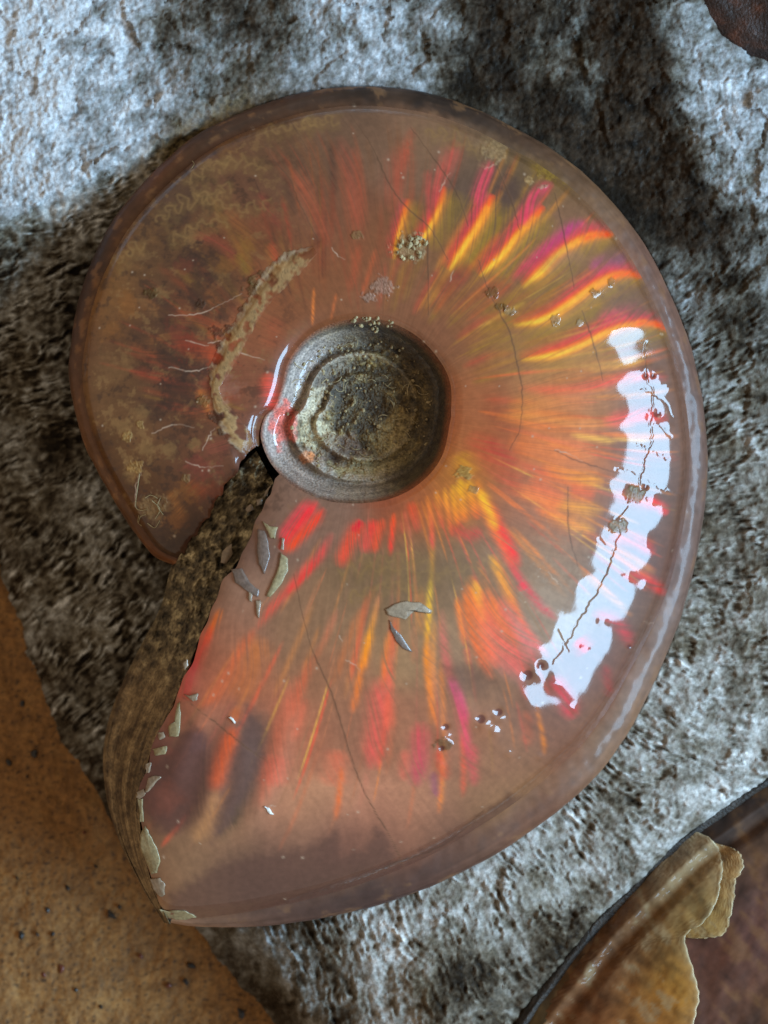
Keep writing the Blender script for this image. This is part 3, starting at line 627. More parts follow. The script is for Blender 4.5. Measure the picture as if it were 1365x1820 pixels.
CRUSTS = [(498, 468, 14, (84, 76, 46)), (470, 488, 10, (70, 62, 40)), (448, 514, 15, (74, 66, 40)), (432, 548, 9, (60, 52, 38)), (410, 585, 11, (48, 42, 34)), (392, 614, 9, (40, 34, 30)), (520, 452, 12, (96, 84, 52)), (728, 440, 30, (150, 140, 112)), (905, 552, 12, (130, 120, 100)), (984, 568, 12, (128, 120, 100)), (1030, 574, 9, (170, 160, 140)), (1055, 520, 10, (130, 112, 80)), (1085, 500, 8, (130, 112, 80)), (823, 840, 16, (130, 126, 80)), (840, 870, 10, (120, 116, 90)), (874, 520, 12, (96, 78, 40)), (892, 545, 10, (96, 78, 40)), (680, 508, 22, (150, 132, 122)), (655, 528, 14, (146, 130, 122)), (1128, 878, 20, (130, 140, 120)), (1100, 936, 16, (150, 160, 150)), (1176, 594, 4, (200, 190, 170)), (788, 1322, 16, (90, 84, 56)), (634, 418, 12, (120, 104, 72)), (268, 520, 14, (70, 60, 34)), (355, 540, 10, (60, 48, 36)), (385, 590, 14, (50, 40, 34)), (388, 740, 18, (60, 54, 46)), (360, 712, 14, (110, 92, 56)), (395, 768, 9, (60, 54, 46)), (450, 500, 14, (90, 80, 50)), (240, 830, 16, (150, 124, 80)), (225, 775, 12, (150, 128, 84)), (250, 755, 8, (150, 128, 84)), (270, 900, 26, (120, 100, 72)), (330, 850, 10, (130, 112, 80)), (1172, 430, 12, (120, 110, 100)), (980, 305, 24, (140, 118, 50)), (940, 320, 10, (170, 150, 110)), (880, 265, 26, (150, 132, 100)), (965, 332, 8, (160, 150, 130))]

BASE = [(480, 260, 96, 72, 54), (330, 330, 82, 63, 48), (250, 450, 100, 76, 50), (180, 540, 114, 84, 48), (220, 600, 88, 63, 46), (300, 540, 86, 62, 48), (350, 480, 78, 58, 44), (300, 680, 80, 58, 46), (200, 680, 98, 74, 50), (250, 800, 105, 80, 54), (330, 750, 90, 62, 46), (300, 880, 74, 52, 36), (350, 830, 102, 68, 52), (290, 960, 62, 44, 32), (240, 880, 80, 50, 24), (200, 830, 66, 42, 22), (420, 330, 98, 70, 56), (410, 420, 112, 74, 50), (560, 300, 108, 80, 64), (620, 220, 106, 82, 66), (700, 260, 122, 94, 76), (780, 250, 130, 102, 82), (870, 250, 124, 102, 80),
        (600, 380, 120, 80, 60), (650, 450, 134, 84, 56), (520, 520, 128, 82, 54), (470, 600, 136, 88, 62), (430, 670, 122, 80, 62), (560, 550, 132, 86, 58), (700, 520, 132, 90, 66), (800, 560, 130, 86, 62), (750, 440, 126, 90, 62), (850, 330, 94, 76, 66), (900, 300, 96, 80, 62), (870, 350, 92, 74, 66), (980, 300, 122, 100, 56), (940, 420, 130, 96, 72), (1050, 350, 116, 92, 70), (1000, 400, 136, 102, 80), (1080, 450, 138, 102, 82), (1150, 560, 126, 98, 82), (1060, 560, 140, 104, 74), (880, 600, 142, 96, 64), (950, 640, 152, 112, 74), (1050, 650, 158, 116, 86),
        (880, 720, 158, 98, 64), (980, 720, 178, 118, 70), (1050, 720, 184, 130, 88), (850, 800, 168, 98, 60), (950, 800, 192, 114, 70), (1030, 820, 198, 126, 82), (900, 900, 154, 98, 70), (960, 930, 170, 118, 90), (1000, 900, 176, 112, 78), (950, 1000, 152, 128, 104), (990, 1060, 160, 142, 122), (900, 1000, 142, 112, 84), (1180, 1000, 112, 82, 74), (1210, 900, 112, 84, 72), (1200, 700, 122, 92, 78), (1130, 760, 126, 96, 84), (1110, 900, 126, 96, 84), (1050, 1040, 130, 106, 92), (1160, 1100, 116, 90, 78), (1080, 1200, 122, 88, 76), (1000, 1280, 132, 92, 74), (1060, 1280, 130, 95, 76),
        (500, 900, 128, 106, 96), (560, 920, 138, 106, 94), (600, 920, 128, 104, 92), (440, 960, 118, 96, 90), (430, 1050, 152, 122, 106), (420, 1120, 158, 112, 92), (400, 1180, 168, 108, 80), (350, 1200, 172, 98, 80), (330, 1270, 162, 108, 86), (280, 1330, 112, 72, 66), (300, 1400, 104, 64, 56), (300, 1480, 128, 98, 76), (330, 1520, 142, 112, 86), (400, 1470, 176, 136, 106), (420, 1400, 134, 98, 86), (440, 1350, 118, 90, 82), (500, 1420, 196, 140, 112), (560, 1420, 192, 146, 116), (520, 1320, 178, 112, 86), (640, 1430, 200, 142, 116), (640, 1300, 154, 108, 86), (600, 1200, 158, 112, 86), (520, 1100, 142, 110, 86), (600, 1100, 148, 118, 92), (640, 1030, 122, 100, 76), (720, 1050, 128, 106, 80), (750, 1000, 128, 102, 76), (820, 1020, 132, 106, 76),  # palest samples, low on the flank, paint a broad reflection
        (720, 1150, 158, 128, 96), (800, 1150, 152, 124, 96), (830, 1220, 142, 108, 84), (800, 1300, 168, 112, 86), (720, 1300, 162, 112, 86), (900, 1350, 148, 108, 82), (850, 1400, 152, 112, 86), (740, 1425, 182, 132, 106), (700, 1480, 152, 106, 86), (600, 1500, 114, 78, 70), (670, 1510, 116, 82, 72), (540, 1480, 150, 114, 94), (500, 1520, 124, 92, 80), (420, 1540, 104, 80, 68), (450, 1590, 92, 72, 66), (550, 1590, 98, 76, 66), (650, 1580, 112, 86, 68), (800, 1500, 118, 86, 72), (900, 1440, 146, 116, 86), (380, 1600, 132, 102, 80), (700, 900, 150, 80, 56), (760, 900, 170, 100, 56), (830, 860, 180, 120, 50)]

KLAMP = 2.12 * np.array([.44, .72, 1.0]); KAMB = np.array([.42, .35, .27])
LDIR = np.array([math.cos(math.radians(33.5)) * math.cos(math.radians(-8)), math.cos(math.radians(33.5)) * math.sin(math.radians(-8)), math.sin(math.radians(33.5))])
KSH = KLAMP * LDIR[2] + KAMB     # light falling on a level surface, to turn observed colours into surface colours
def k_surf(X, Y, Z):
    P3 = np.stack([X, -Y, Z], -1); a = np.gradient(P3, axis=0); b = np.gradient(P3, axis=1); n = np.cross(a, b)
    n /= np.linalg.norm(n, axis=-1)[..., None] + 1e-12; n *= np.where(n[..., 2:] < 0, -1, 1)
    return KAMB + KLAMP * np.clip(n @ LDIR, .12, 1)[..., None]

DK = (54, 36, 33); TN = (138, 110, 70); RB = (126, 54, 38); AM = (66, 38, 16); OB = (134, 88, 42)
BLOBS = [(345, 458, 30, DK, .75), (352, 524, 30, DK, .7), (290, 550, 30, DK, .6), (306, 640, 38, DK, .7), (350, 650, 30, DK, .6), (322, 700, 42, DK, .7), (275, 730, 28, DK, .5), (378, 492, 15, DK, .7), (300, 930, 30, DK, .6), (262, 890, 16, DK, .6), (310, 790, 24, DK, .5), (270, 450, 40, DK, .35), (300, 400, 40, DK, .35), (395, 560, 14, DK, .6), (250, 600, 24, DK, .4),
         (228, 545, 26, OB, .5), (290, 520, 14, TN, .5), (218, 762, 22, TN, .55), (248, 738, 18, TN, .5), (262, 800, 22, TN, .6), (345, 790, 14, TN, .55), (236, 836, 20, TN, .7), (300, 800, 14, TN, .5), (270, 905, 26, (130, 108, 78), .6), (330, 875, 22, OB, .6), (312, 925, 22, OB, .6), (205, 650, 34, (112, 84, 54), .6), (190, 480, 30, (112, 80, 40), .5), (200, 590, 20, OB, .4),
         (335, 612, 24, RB, .6), (384, 632, 18, (170, 72, 40), .6), (385, 590, 16, (160, 70, 40), .5), (310, 590, 22, (116, 54, 44), .5), (360, 830, 30, (126, 60, 52), .55), (375, 870, 22, (130, 62, 40), .5), (330, 480, 20, (116, 62, 46), .5), (400, 470, 22, (134, 92, 44), .5), (430, 440, 20, (140, 100, 46), .5), (470, 400, 30, (130, 70, 48), .4), (330, 360, 50, (70, 50, 44), .4), (400, 250, 30, (120, 84, 40), .4),
         (292, 978, 26, (48, 28, 18), .8), (255, 955, 22, (60, 36, 20), .7), (340, 930, 20, (70, 44, 26), .6), (205, 860, 24, AM, .8), (232, 905, 18, AM, .7), (185, 800, 20, AM, .6), (215, 890, 20, AM, .7), (400, 690, 26, (138, 100, 88), .6), (388, 712, 20, (150, 116, 96), .6),
         (1000, 300, 30, (140, 116, 44), .5), (960, 300, 20, (150, 124, 60), .4), (870, 262, 30, (150, 128, 98), .5), (760, 240, 40, (126, 104, 80), .4), (910, 330, 26, (80, 64, 60), .5), (640, 180, 40, (84, 66, 56), .4), (1000, 1000, 60, (150, 130, 110), .4), (990, 1060, 50, (170, 156, 140), .4)]  # last two pale blobs paint the soft gloss haze beside the window reflection

def paint(x, y, keel=False, K=None):
    """colour of the shell, lamp light divided out: base tone with painted reflection and haze, growth fibres, iridescent streaks, cracks, sutures"""
    sh = x.shape; x = x.ravel(); y = y.ravel()
    c = coarse(lambda a, b: rbf(a, b, BASE, 38, 3), x, y, 10)
    c = lin(c)
    ang = np.arctan2(y - 720, x - 665); rad = np.hypot(x - 665, y - 720)
    swirl = ang + .0006 * rad + .05 * noise(x / 140, y / 140, 3)
    fib = fbm(swirl * 40, rad / 170, 3, 101, .6)
    fib2 = fbm(swirl * 95, rad / 140, 2, 104, .5)
    blot = fbm(x / 46, y / 46, 4, 107, .6)
    lw = smooth(640, 380, x) * smooth(1050, 900, y)
    c = c * (1 + .12 * fib + .045 * fib2 + .10 * blot)[:, None] * (1 + (np.array([1.06, .93, .82]) - 1) * lw[:, None])
    # tan and dark mineral blotches on the old whorl
    bl = fbm(x / 40 + 3, y / 34, 4, 111, .62)
    bl = bl + .28 * fbm(x / 9, y / 9, 3, 113, .6); tan = (smooth(.2, .55, bl) * lw * .5)[:, None]; drk = (smooth(-.12, -.55, bl) * lw * .6)[:, None]
    c = c * (1 - tan) + lin((136, 108, 70)) * tan
    c = c * (1 - drk) + lin((50, 33, 28)) * drk
    if not keel:
        for pts, w, col, a, c2 in S:
            idx, d, al, sd = line_field(x, y, pts, w * 2.4)
            if len(idx) == 0: continue
            tap = np.clip(np.minimum(al, 1 - al) * 5.0, 0, 1) ** .7
            ww = w * (.55 + .45 * tap)
            fm = np.clip(.80 + .55 * fib2[idx] + .35 * fib[idx], .15, 1.05)
            k = np.exp(-(d / ww) ** 2 * 1.1) * tap * (a * 1.12) * fm
            k = np.clip(k, 0, 1)[:, None]
            cc = lin(col)[None, :]
            if c2 is not None: cc = cc * (1 - al[:, None]) + lin(c2)[None, :] * al[:, None]
            c[idx] = c[idx] * (1 - k) + cc * k
    def draw(pts, w, col, a):
        idx, d, al, sd = line_field(x, y, pts, w * 3)
        if len(idx):
            k = (np.exp(-(d / w) ** 2) * a)[:, None]
            c[idx] = c[idx] * (1 - k) + lin(col) * k
    if not keel:
        wob = fbm(x / 24, y / 24, 4, 183, .6) + .35 * fbm(x / 7, y / 7, 2, 185)
        for bx, by, br, col, al_ in BLOBS:
            m = np.hypot(x - bx, y - by) / br
            k = (smooth(1.25, .25, m + .9 * wob) * al_)[:, None]
            c = c * (1 - k) + lin(col) * (1 + .2 * fib[:, None]) * k
        for poly, col, al_ in (([(300, 1590), (400, 1530), (480, 1515), (540, 1505), (565, 1495), (600, 1474), (606, 1520), (645, 1512), (668, 1468), (692, 1490), (705, 1528), (770, 1500), (840, 1455), (905, 1410), (940, 1420), (900, 1480), (780, 1560), (600, 1640), (300, 1660)], (92, 67, 62), .7), ([(262, 1370), (300, 1330), (338, 1285), (362, 1305), (368, 1360), (352, 1430), (322, 1478), (285, 1484), (256, 1440)], (92, 62, 60), .8), ([(440, 1255), (472, 1290), (466, 1350), (444, 1410), (408, 1468), (380, 1496), (390, 1440), (408, 1390), (418, 1330)], (98, 76, 74), .85), ([(270, 1400), (300, 1385), (330, 1420), (300, 1450), (270, 1440)], (126, 74, 62), .5),
                             ([(784, 1182), (858, 1184), (884, 1214), (850, 1236), (815, 1232)], (116, 86, 70), .6), ([(1070, 528), (1098, 518), (1100, 505), (1150, 505), (1160, 560), (1110, 556), (1080, 550)], (118, 90, 74), .6), ([(1078, 440), (1096, 436), (1098, 462), (1072, 470)], (112, 86, 66), .6), ([(880, 330), (915, 318), (925, 355), (890, 375)], (82, 64, 60), .6), ([(545, 1380), (900, 1372), (890, 1376), (800, 1384), (700, 1384)], (150, 104, 84), .3)):
            k = (smooth(-12, 14, poly_sd(x, y, poly) + 7 * fbm(x / 14, y / 14, 3, 181)) * al_)[:, None]
            c = c * (1 - k) + lin(col) * k
    # sutures: frilled olive lines
    def suture(path, amp, wl, w, col, a, seed):
        p = catmull(path, 30); L = np.concatenate([[0], np.cumsum(np.hypot(*np.diff(p, axis=0).T))])
        s = np.arange(0, L[-1], 1.5); q = np.stack([np.interp(s, L, p[:, 0]), np.interp(s, L, p[:, 1])], -1)
        t = np.gradient(q, axis=0); t /= np.hypot(t[:, 0], t[:, 1])[:, None] + 1e-9; nn = np.stack([-t[:, 1], t[:, 0]], -1)
        wob = amp * np.sin(s / wl * 6.28 + seed) * (1 + .5 * np.sin(s / wl * 1.7 + seed)) + amp * .38 * np.sin(s / wl * 6.28 * 3.1 + seed * 2)
        lon = amp * .6 * np.sin(s / wl * 12.56 + seed)
        draw(q + nn * wob[:, None] + t * lon[:, None], w, col, a)
    if not keel:
        for i, (path, amp, wl) in enumerate([([(600, 1012), (700, 1012), (790, 1018), (880, 1000)], 9, 34), ([(618, 1062), (690, 1040), (760, 1050)], 6, 26), ([(640, 995), (760, 990)], 7, 30),
                                             ([(282, 392), (320, 362), (368, 350), (410, 330)], 9, 26), ([(390, 292), (430, 286), (470, 300)], 8, 22), ([(330, 320), (372, 300), (410, 280)], 8, 24), ([(470, 232), (520, 226), (560, 215)], 7, 22), ([(540, 218), (600, 212)], 7, 20), ([(760, 236), (800, 240), (850, 270)], 8, 24), ([(870, 250), (900, 285)], 8, 20), ([(300, 430), (350, 400), (400, 390)], 8, 26), ([(350, 345), (420, 370), (480, 360)], 7, 30), ([(200, 470), (250, 430)], 8, 22)]):
            suture(path, amp, wl, 2.2, (150, 124, 80), .34, i * 1.3)
            suture(np.asarray(path, float) + 5, amp * 1.4, wl * .8, 5, (134, 110, 66), .22, i * 2.1)
    def wander(p, amp=.9):
        q = catmull(p, 16)
        return q + np.stack([noise(q[:, 0] / 9, q[:, 1] / 9, 15), noise(q[:, 0] / 9, q[:, 1] / 9, 16)], -1) * amp * 1.6
    for p in CRACKS:
        q = wander(p); h_ = len(q) // 2
        draw(q, 1.0, (72, 54, 42), .5); draw(q[h_ // 2:h_ + h_ // 2], 2.0, (66, 48, 36), .3); draw(q + 2.5, 3.0, (150, 116, 92), .12)
    if not keel:
        for p in GROOVES: draw(wander(p, 3), 1.1, (96, 84, 86), .4)
        for p in WHITE_LINES:
            q = catmull(p, 8); q = q + np.stack([noise(q[:, 0] / 5, q[:, 1] / 5, 5), noise(q[:, 0] / 5, q[:, 1] / 5, 6)], -1) * 2.5; h_ = len(q) // 2; draw(q, 1.0, (206, 190, 176), .2); draw(q[:h_ + 2], 1.0, (210, 196, 182), .22); draw(q[h_ // 2:h_], 1.3, (224, 212, 200), .2)
    gl = np.ones(len(x))
    if not keel:
        cr = fbm(x / 5, y / 5, 3, 121); cr2 = fbm(x / 12, y / 12, 3, 123)
        for cx, cy, r, col in CRUSTS:
            m = np.hypot(x - cx, (y - cy) * 1.25)
            k = smooth(.25, -.15, m / r - .8 + .7 * cr2)
            mottle = (1 + .6 * cr)[:, None]
            c = c * (1 - .62 * k[:, None]) + np.clip(lin(col) * mottle, 0, 1) * .62 * k[:, None]
            gl = gl * (1 - .8 * k)
        for hx, hy, r in HOLES:
            k = smooth(r + 1.5, r - 1.5, np.hypot(x - hx, y - hy))[:, None]
            c = c * (1 - .8 * k) + lin((100, 56, 56)) * .8 * k
    # specks of dust stuck on the polish
    rng = np.random.RandomState(9)
    for _ in range(170):
        sx, sy = rng.uniform(130, 1250), rng.uniform(160, 1640); r = rng.choice([1.3, 1.6, 2.2])
        idx = np.nonzero((np.abs(x - sx) < 4) & (np.abs(y - sy) < 4))[0]
        if len(idx):
            k = np.exp(-((x[idx] - sx) ** 2 + (y[idx] - sy) ** 2) / r ** 2)[:, None] * .6
            c[idx] = c[idx] * (1 - k) + lin((200, 190, 175)) * k
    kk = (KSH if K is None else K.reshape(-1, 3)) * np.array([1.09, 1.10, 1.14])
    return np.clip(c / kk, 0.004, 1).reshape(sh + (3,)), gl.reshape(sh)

ammonite = thing('ammonite_fossil', 'large polished ammonite glowing red and orange, lying whole on the grey slab', 'fossil', 'ammonite fossils')

def relief(x, y):
    sh = x.shape; x = x.ravel(); y = y.ravel(); h = np.zeros(len(x))
    for pts, w, amp in RIBS:
        idx, d, al, sd = line_field(x, y, pts, w * 3)
        if len(idx):
            tap = np.clip(np.minimum(al, 1 - al) * 4, 0, 1)
            h[idx] += amp * tap * np.exp(-(d / w) ** 2)
    n = fbm(x / 16, y / 16, 2, 131)
    for tx, ty, r, a in TUB:
        d2 = ((x - tx) ** 2 + (y - ty) ** 2) / r ** 2
        h += .27 * a * np.exp(-d2 * 1.6) * (1 + .25 * n)
    for hx, hy, r in HOLES:
        h -= 3 * np.exp(-((x - hx) ** 2 + (y - hy) ** 2) / r ** 2)
    for p in GROOVES:
        q = catmull(p, 16); q = q + np.stack([noise(q[:, 0] / 9, q[:, 1] / 9, 15), noise(q[:, 0] / 9, q[:, 1] / 9, 16)], -1) * 4.8
        idx, d, al, sd = line_field(x, y, q, 6)
        h[idx] -= .7 * np.exp(-(d / 1.6) ** 2)
    cr2 = fbm(x / 12, y / 12, 3, 123); cr = fbm(x / 6, y / 6, 3, 122)
    for cx, cy, r, col in CRUSTS:
        m = np.hypot(x - cx, (y - cy) * 1.25)
        k = smooth(.25, -.15, m / r - .8 + .7 * cr2)
        h += k * (.8 + 1.5 * np.abs(cr))
    lip = [(600, 418), (556, 440), (510, 466), (474, 500), (446, 540), (420, 582), (398, 624), (380, 662), (374, 694), (384, 730), (408, 770), (436, 806)]
    idx, d, al, sd = line_field(x, y, catmull(lip, 6), 60)
    hub = np.hypot(x[idx] - CX, y[idx] - CY) < np.interp(al, [0, 1], [330, 225]); ends = np.clip(np.minimum(al * 5, (1 - al) * 6), 0, 1)
    h[idx] += np.where(sd < 0, 1, -1) * 2.2 * ends * np.exp(-(d / 26) ** 2) * (1 - np.exp(-(d / 4) ** 2))
    h += .5 * fbm(x / 110, y / 110, 2, 133) + .05 * fbm(x / 30, y / 30, 2, 134)
    return h.reshape(sh)

NS, NT = 1700, 300
def build_shell():
    t = np.linspace(0, 1, NT)
    t = t + .0 * t
    thA = np.interp(t, tA, aA); thB = np.interp(t, tB, aB)
    s = np.linspace(0, 1, NS)[:, None]
    TH = thB[None, :] * (1 - s) + thA[None, :] * s
    T = np.broadcast_to(t[None, :], TH.shape)
    R = r_in(TH) * (1 - T) + r_sh(TH) * T
    a = np.radians(TH)
    X = CX + R * np.cos(a); Y = CY + R * np.sin(a)
    hm = np.interp(TH, HM[0], HM[1])
    z1 = 30 + 0 * hm
    Z = z1 + (hm - z1) * prof(T)
    Zb = Z.copy()
    Z = Z + relief(X, Y) * smooth(0, .03, T) * smooth(1.0, .97, T)
    # the lip bends down a little along the broken mouth
    e = s * np.ones_like(T)
    Z = Z - 16 * np.exp(-e * np.maximum(R, 200) * 4.8 / 26.0) - 12 * np.exp(-(1 - e) * np.maximum(R, 200) * 4.8 / 20.0)
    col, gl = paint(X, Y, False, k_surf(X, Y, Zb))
    pos = P(X, Y, Z)
    V = [pos.reshape(-1, 3)]; F = [grid_faces(NS, NT)]; Cc = [col.reshape(-1, 3)]; G = [gl.reshape(-1)]
    base = NS * NT
    def skirt(ix, dz, flip, cmul):
        nonlocal base
        top = np.array(ix); n = len(top)
        x = X.ravel()[top]; y = Y.ravel()[top]; z = Z.ravel()[top]
        rows = [P(x, y, z)] + [P(x + 0 * x, y, z - dz * k) for k in (.35, 1.0)]
        V.append(np.stack(rows, 0).reshape(-1, 3)); F.append(grid_faces(3, n, flip, base))
        cc = col.reshape(-1, 3)[top]
        Cc.append(np.vstack([cc, cc * cmul + lin((150, 130, 100)) * .3, cc * cmul])); G.append(np.full(3 * n, .5)); base += 3 * n
    skirt(np.arange(NT), 60, True, .6)                               # mouth edge
    skirt((NS - 1) * NT + np.arange(NT), 60, False, .6)              # end of the old whorl
    skirt(np.arange(NS) * NT + NT - 1, 40, False, .8)                # outer edge, under the keel
    # lower flank, sunk in the slab and overhanging it at the mouth
    q = np.arange(0, NS, 10); q = np.append(q, NS - 1); w = np.arange(0, NT, 10); w = np.append(w, NT - 1)
    lo = P(X[np.ix_(q, w)], Y[np.ix_(q, w)], -8 - .62 * Zb[np.ix_(q, w)])
    V.append(lo.reshape(-1, 3)); F.append(grid_faces(len(q), len(w), True, base)); Cc.append(col[np.ix_(q, w)].reshape(-1, 3)); G.append(np.ones(lo.shape[0] * lo.shape[1]))
    make('shell', np.vstack(V), np.vstack(F), M_NACRE, ammonite, np.vstack(Cc), {'gloss': np.concatenate(G)})
    return X, Y, Z, TH
SX, SY, SZ, STH = build_shell()
def shell_z(x, y):
    x = np.atleast_1d(x); y = np.atleast_1d(y); out = []
    for a, b in zip(x, y):
        i = np.argmin((SX - a) ** 2 + (SY - b) ** 2); out.append(SZ.flat[i])
    return np.array(out)

def build_keel():
    n, m = 1000, 36
    th = np.linspace(111.0, -218.2, n)[:, None]
    psi = np.radians(np.linspace(-35, 190, m))[None, :]
    w = k_w(th); r = r_out(th)
    v = np.interp(th, [-220, -90, 0, 60, 112], [30, 30, 32, 34, 24])
    zc = 10.0
    R = r - w + w * np.sin(psi); Z = zc + v * np.cos(psi) + 0 * R
    # flattened side with a fine crest line where it meets the flank
    a = np.radians(th)
    wob = 1.2 * noise(th / 6, psi * 1.5, 141) + .5 * noise(th / 1.5, psi * 3, 142)
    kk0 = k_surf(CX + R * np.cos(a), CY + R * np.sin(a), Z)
    R = R + wob; Z = Z + wob + 3.2 * .5 * np.exp(-((np.degrees(psi) - 2) / 9) ** 2)
    X = CX + R * np.cos(a); Y = CY + R * np.sin(a)
    col, _ = paint(X, Y, True)
    ca = [(-218, 96, 62, 36), (-205, 78, 57, 40), (-190, 88, 66, 48), (-180, 90, 68, 52), (-165, 68, 52, 44), (-150, 58, 46, 42), (-140, 70, 52, 42), (-130, 84, 58, 40), (-120, 68, 54, 46), (-105, 66, 52, 45), (-98, 60, 48, 42), (-90, 40, 33, 30), (-84, 66, 54, 46), (-80, 38, 32, 30), (-72, 48, 40, 36), (-60, 74, 58, 46), (-50, 96, 76, 58), (-40, 112, 90, 70), (-30, 112, 88, 78), (-15, 118, 94, 84), (0, 112, 94, 88), (15, 114, 97, 92), (30, 118, 101, 95), (45, 130, 110, 96), (55, 134, 110, 90), (65, 118, 88, 72), (75, 100, 76, 64), (82, 84, 64, 58), (90, 68, 54, 52), (100, 84, 66, 60), (112, 130, 104, 84)]
    ca = np.array(ca, float); ca = ca[np.argsort(ca[:, 0])]
    kc = lin(np.stack([np.interp(th[:, 0], ca[:, 0], ca[:, 1 + k]) for k in range(3)], -1))[:, None, :] * np.ones((1, m, 1))
    bl = fbm(th / 5 + 0 * psi, psi * 1.2 + 0 * th, 4, 143, .6)[..., None]
    lines = fbm(th / 60 + 0 * psi, psi * 9 + 0 * th, 3, 144, .6)[..., None]
    k = np.clip(.85 + .1 * bl, 0, 1)
    c = kc * (1 + .28 * bl + .22 * lines)
    tn = np.clip((bl - .26) * 2.2, 0, .4)
    c = c * (1 - tn) + lin((134, 106, 74)) * tn
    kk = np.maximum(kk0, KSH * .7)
    bw = (1 - smooth(-24, 40, np.degrees(psi) + 16 * fbm(th / 4 + 0 * psi, psi * 2 + 0 * th, 3, 146)))[..., None]
    c = c * (1 - bw) + col * KSH * bw
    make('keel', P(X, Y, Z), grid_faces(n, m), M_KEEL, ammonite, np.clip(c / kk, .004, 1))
build_keel()

# umbilicus: funnel with a step of the inner whorl and packed dirt
def rn_(a, b): return a / b
def build_umbilicus():
    n, m = 420, 190
    th = np.linspace(0, 360, n)[:, None]
    q = np.linspace(0, 1, m)[None, :]                # 0 at the rim, 1 at the centre
    rr = r_in(th); a = np.radians(th)
    R = rr * (1 - q)
    X = CX + R * np.cos(a) + 0 * q; Y = CY + R * np.sin(a) + 0 * q
    thw = np.where(th > 150, th - 360, th)
    hz = np.interp(thw, HM[0], HM[1]); ha_, hb_ = np.interp([112, -200], HM[0], HM[1]); hz = np.where((th > 112) & (th < 160), ha_ + (hb_ - ha_) * smooth(112, 160, th), hz); z0 = 30 + (hz - 30) * .80
    # shift the seam of rim heights smoothly across the wedge
    sm = np.interp(th[:, 0], [0, 100, 140, 170, 200, 360], [0, 0, 0, 1, 1, 1])
    dist = np.maximum(rr * q, 0)
    # steep wall; the left wall is sheer, the right wall rolls over softly
    rightness = .5 + .5 * np.cos(np.radians(th + 12))
    wall_w = 26 + 34 * rightness ** 1.2
    drop = np.clip(dist / wall_w, 0, None)
    wall = np.where(drop < 1, 1 - (1 - np.clip(drop, 0, 1)) ** (1.0 + .0 * drop), 1)
    rn = R / rr
    pw = 2.6 + 4.5 * rightness ** 1.5
    bowl = np.clip(rn, 0, 1) ** pw
    zb_ = 64.0
    Z = zb_ + (z0 - zb_) * (.72 * bowl + .28 * np.clip(1 - dist / wall_w, 0, 1) ** 1.3)
    # inner whorls: two turns of a low rounded step winding inwards
    turn = ((th - 200) % 360) / 360.0
    for r0_, ha_, hb_ in ((.92, 0, 24), (.69, 24, 15), (.46, 15, 0)):
        sp = rn - (r0_ - .23 * turn)
        Z = Z + (ha_ + (hb_ - ha_) * turn) * (smooth(.035, -.025, sp) * np.exp(np.minimum(sp, 0) / .13)) * (.35 + .65 * (1 - rightness))
    ringless = rn
    leftm = smooth(110, 150, th) * smooth(245, 200, th)
    nz = fbm(X / 34, Y / 34, 4, 151, .6); nf = fbm(X / 9, Y / 9, 3, 153, .6); n3 = fbm(X / 4, Y / 4, 2, 155)
    inner = smooth(.05, .3, q * np.ones_like(X))
    calm = 1 - .8 * smooth(50, 95, th) * smooth(262, 215, th) * smooth(.66, .78, rn)
    Z = Z + (nz * 8 + nf * 2.2 + n3 * .6) * inner * calm
    # colour
    ringn = fbm(th / 40 + 0 * q, rn * 26, 3, 157, .6)
    m_ = np.clip(.42 + nz * .42 + nf * .28 + ringn * .22, 0, 1)
    stops = lin([(40, 30, 17), (96, 78, 46), (150, 124, 70), (196, 166, 98)])
    c = np.stack([np.interp(m_, [0, .4, .72, 1], stops[:, k]) for k in range(3)], -1)
    def blob(x, y, r, col, al, ey=1.0, seed=0):
        nonlocal c
        k = (smooth(.3, -.2, np.hypot(X - x, (Y - y) * ey) / r - .85 + .6 * fbm(X / 22, Y / 22, 3, 170 + seed)) * al)[..., None]
        c = c * (1 - k) + lin(col) * (1 + .35 * nf[..., None]) * k
    blob(560, 660, 60, (124, 108, 96), .55, 1.0, 1); blob(620, 600, 50, (124, 110, 94), .5, 1.5, 2); blob(548, 715, 30, (206, 188, 156), .9, .8, 3); blob(566, 772, 38, (204, 188, 150), .9, 1.2, 4); blob(700, 770, 30, (170, 148, 100), .6, .8, 18); blob(600, 640, 40, (130, 116, 96), .5, 1.2, 19)
    blob(640, 715, 62, (70, 60, 48), .7, 1.0, 5); blob(690, 780, 34, (160, 140, 96), .5, 1, 6); blob(700, 690, 50, (84, 70, 46), .5, 1.2, 7); blob(640, 845, 70, (184, 164, 116), .8, 2.0, 8); blob(560, 850, 40, (176, 168, 150), .6, 1.6, 9); blob(720, 820, 40, (150, 134, 92), .5, 1.2, 10); blob(600, 800, 46, (126, 102, 88), .6, 1.4, 11); blob(560, 820, 24, (150, 130, 116), .5, 1.4, 14)
    blob(490, 790, 20, (170, 150, 140), .6, .7, 16); blob(660, 572, 46, (40, 36, 36), .8, 2.4, 15)
    cres = (smooth(50, 95, th) * smooth(262, 215, th) * smooth(.60, .82, rn + .14 * nz + .05 * nf) * smooth(1.03, .97, rn))[..., None]
    c = c * (1 - .75 * cres) + lin((176, 160, 150)) * (1 + .55 * ringn[..., None] + .15 * nf[..., None]) * .75 * cres
    blob(505, 750, 24, (236, 84, 60), .7, .6, 12); blob(545, 812, 13, (238, 134, 50), .7, 1.2, 13)
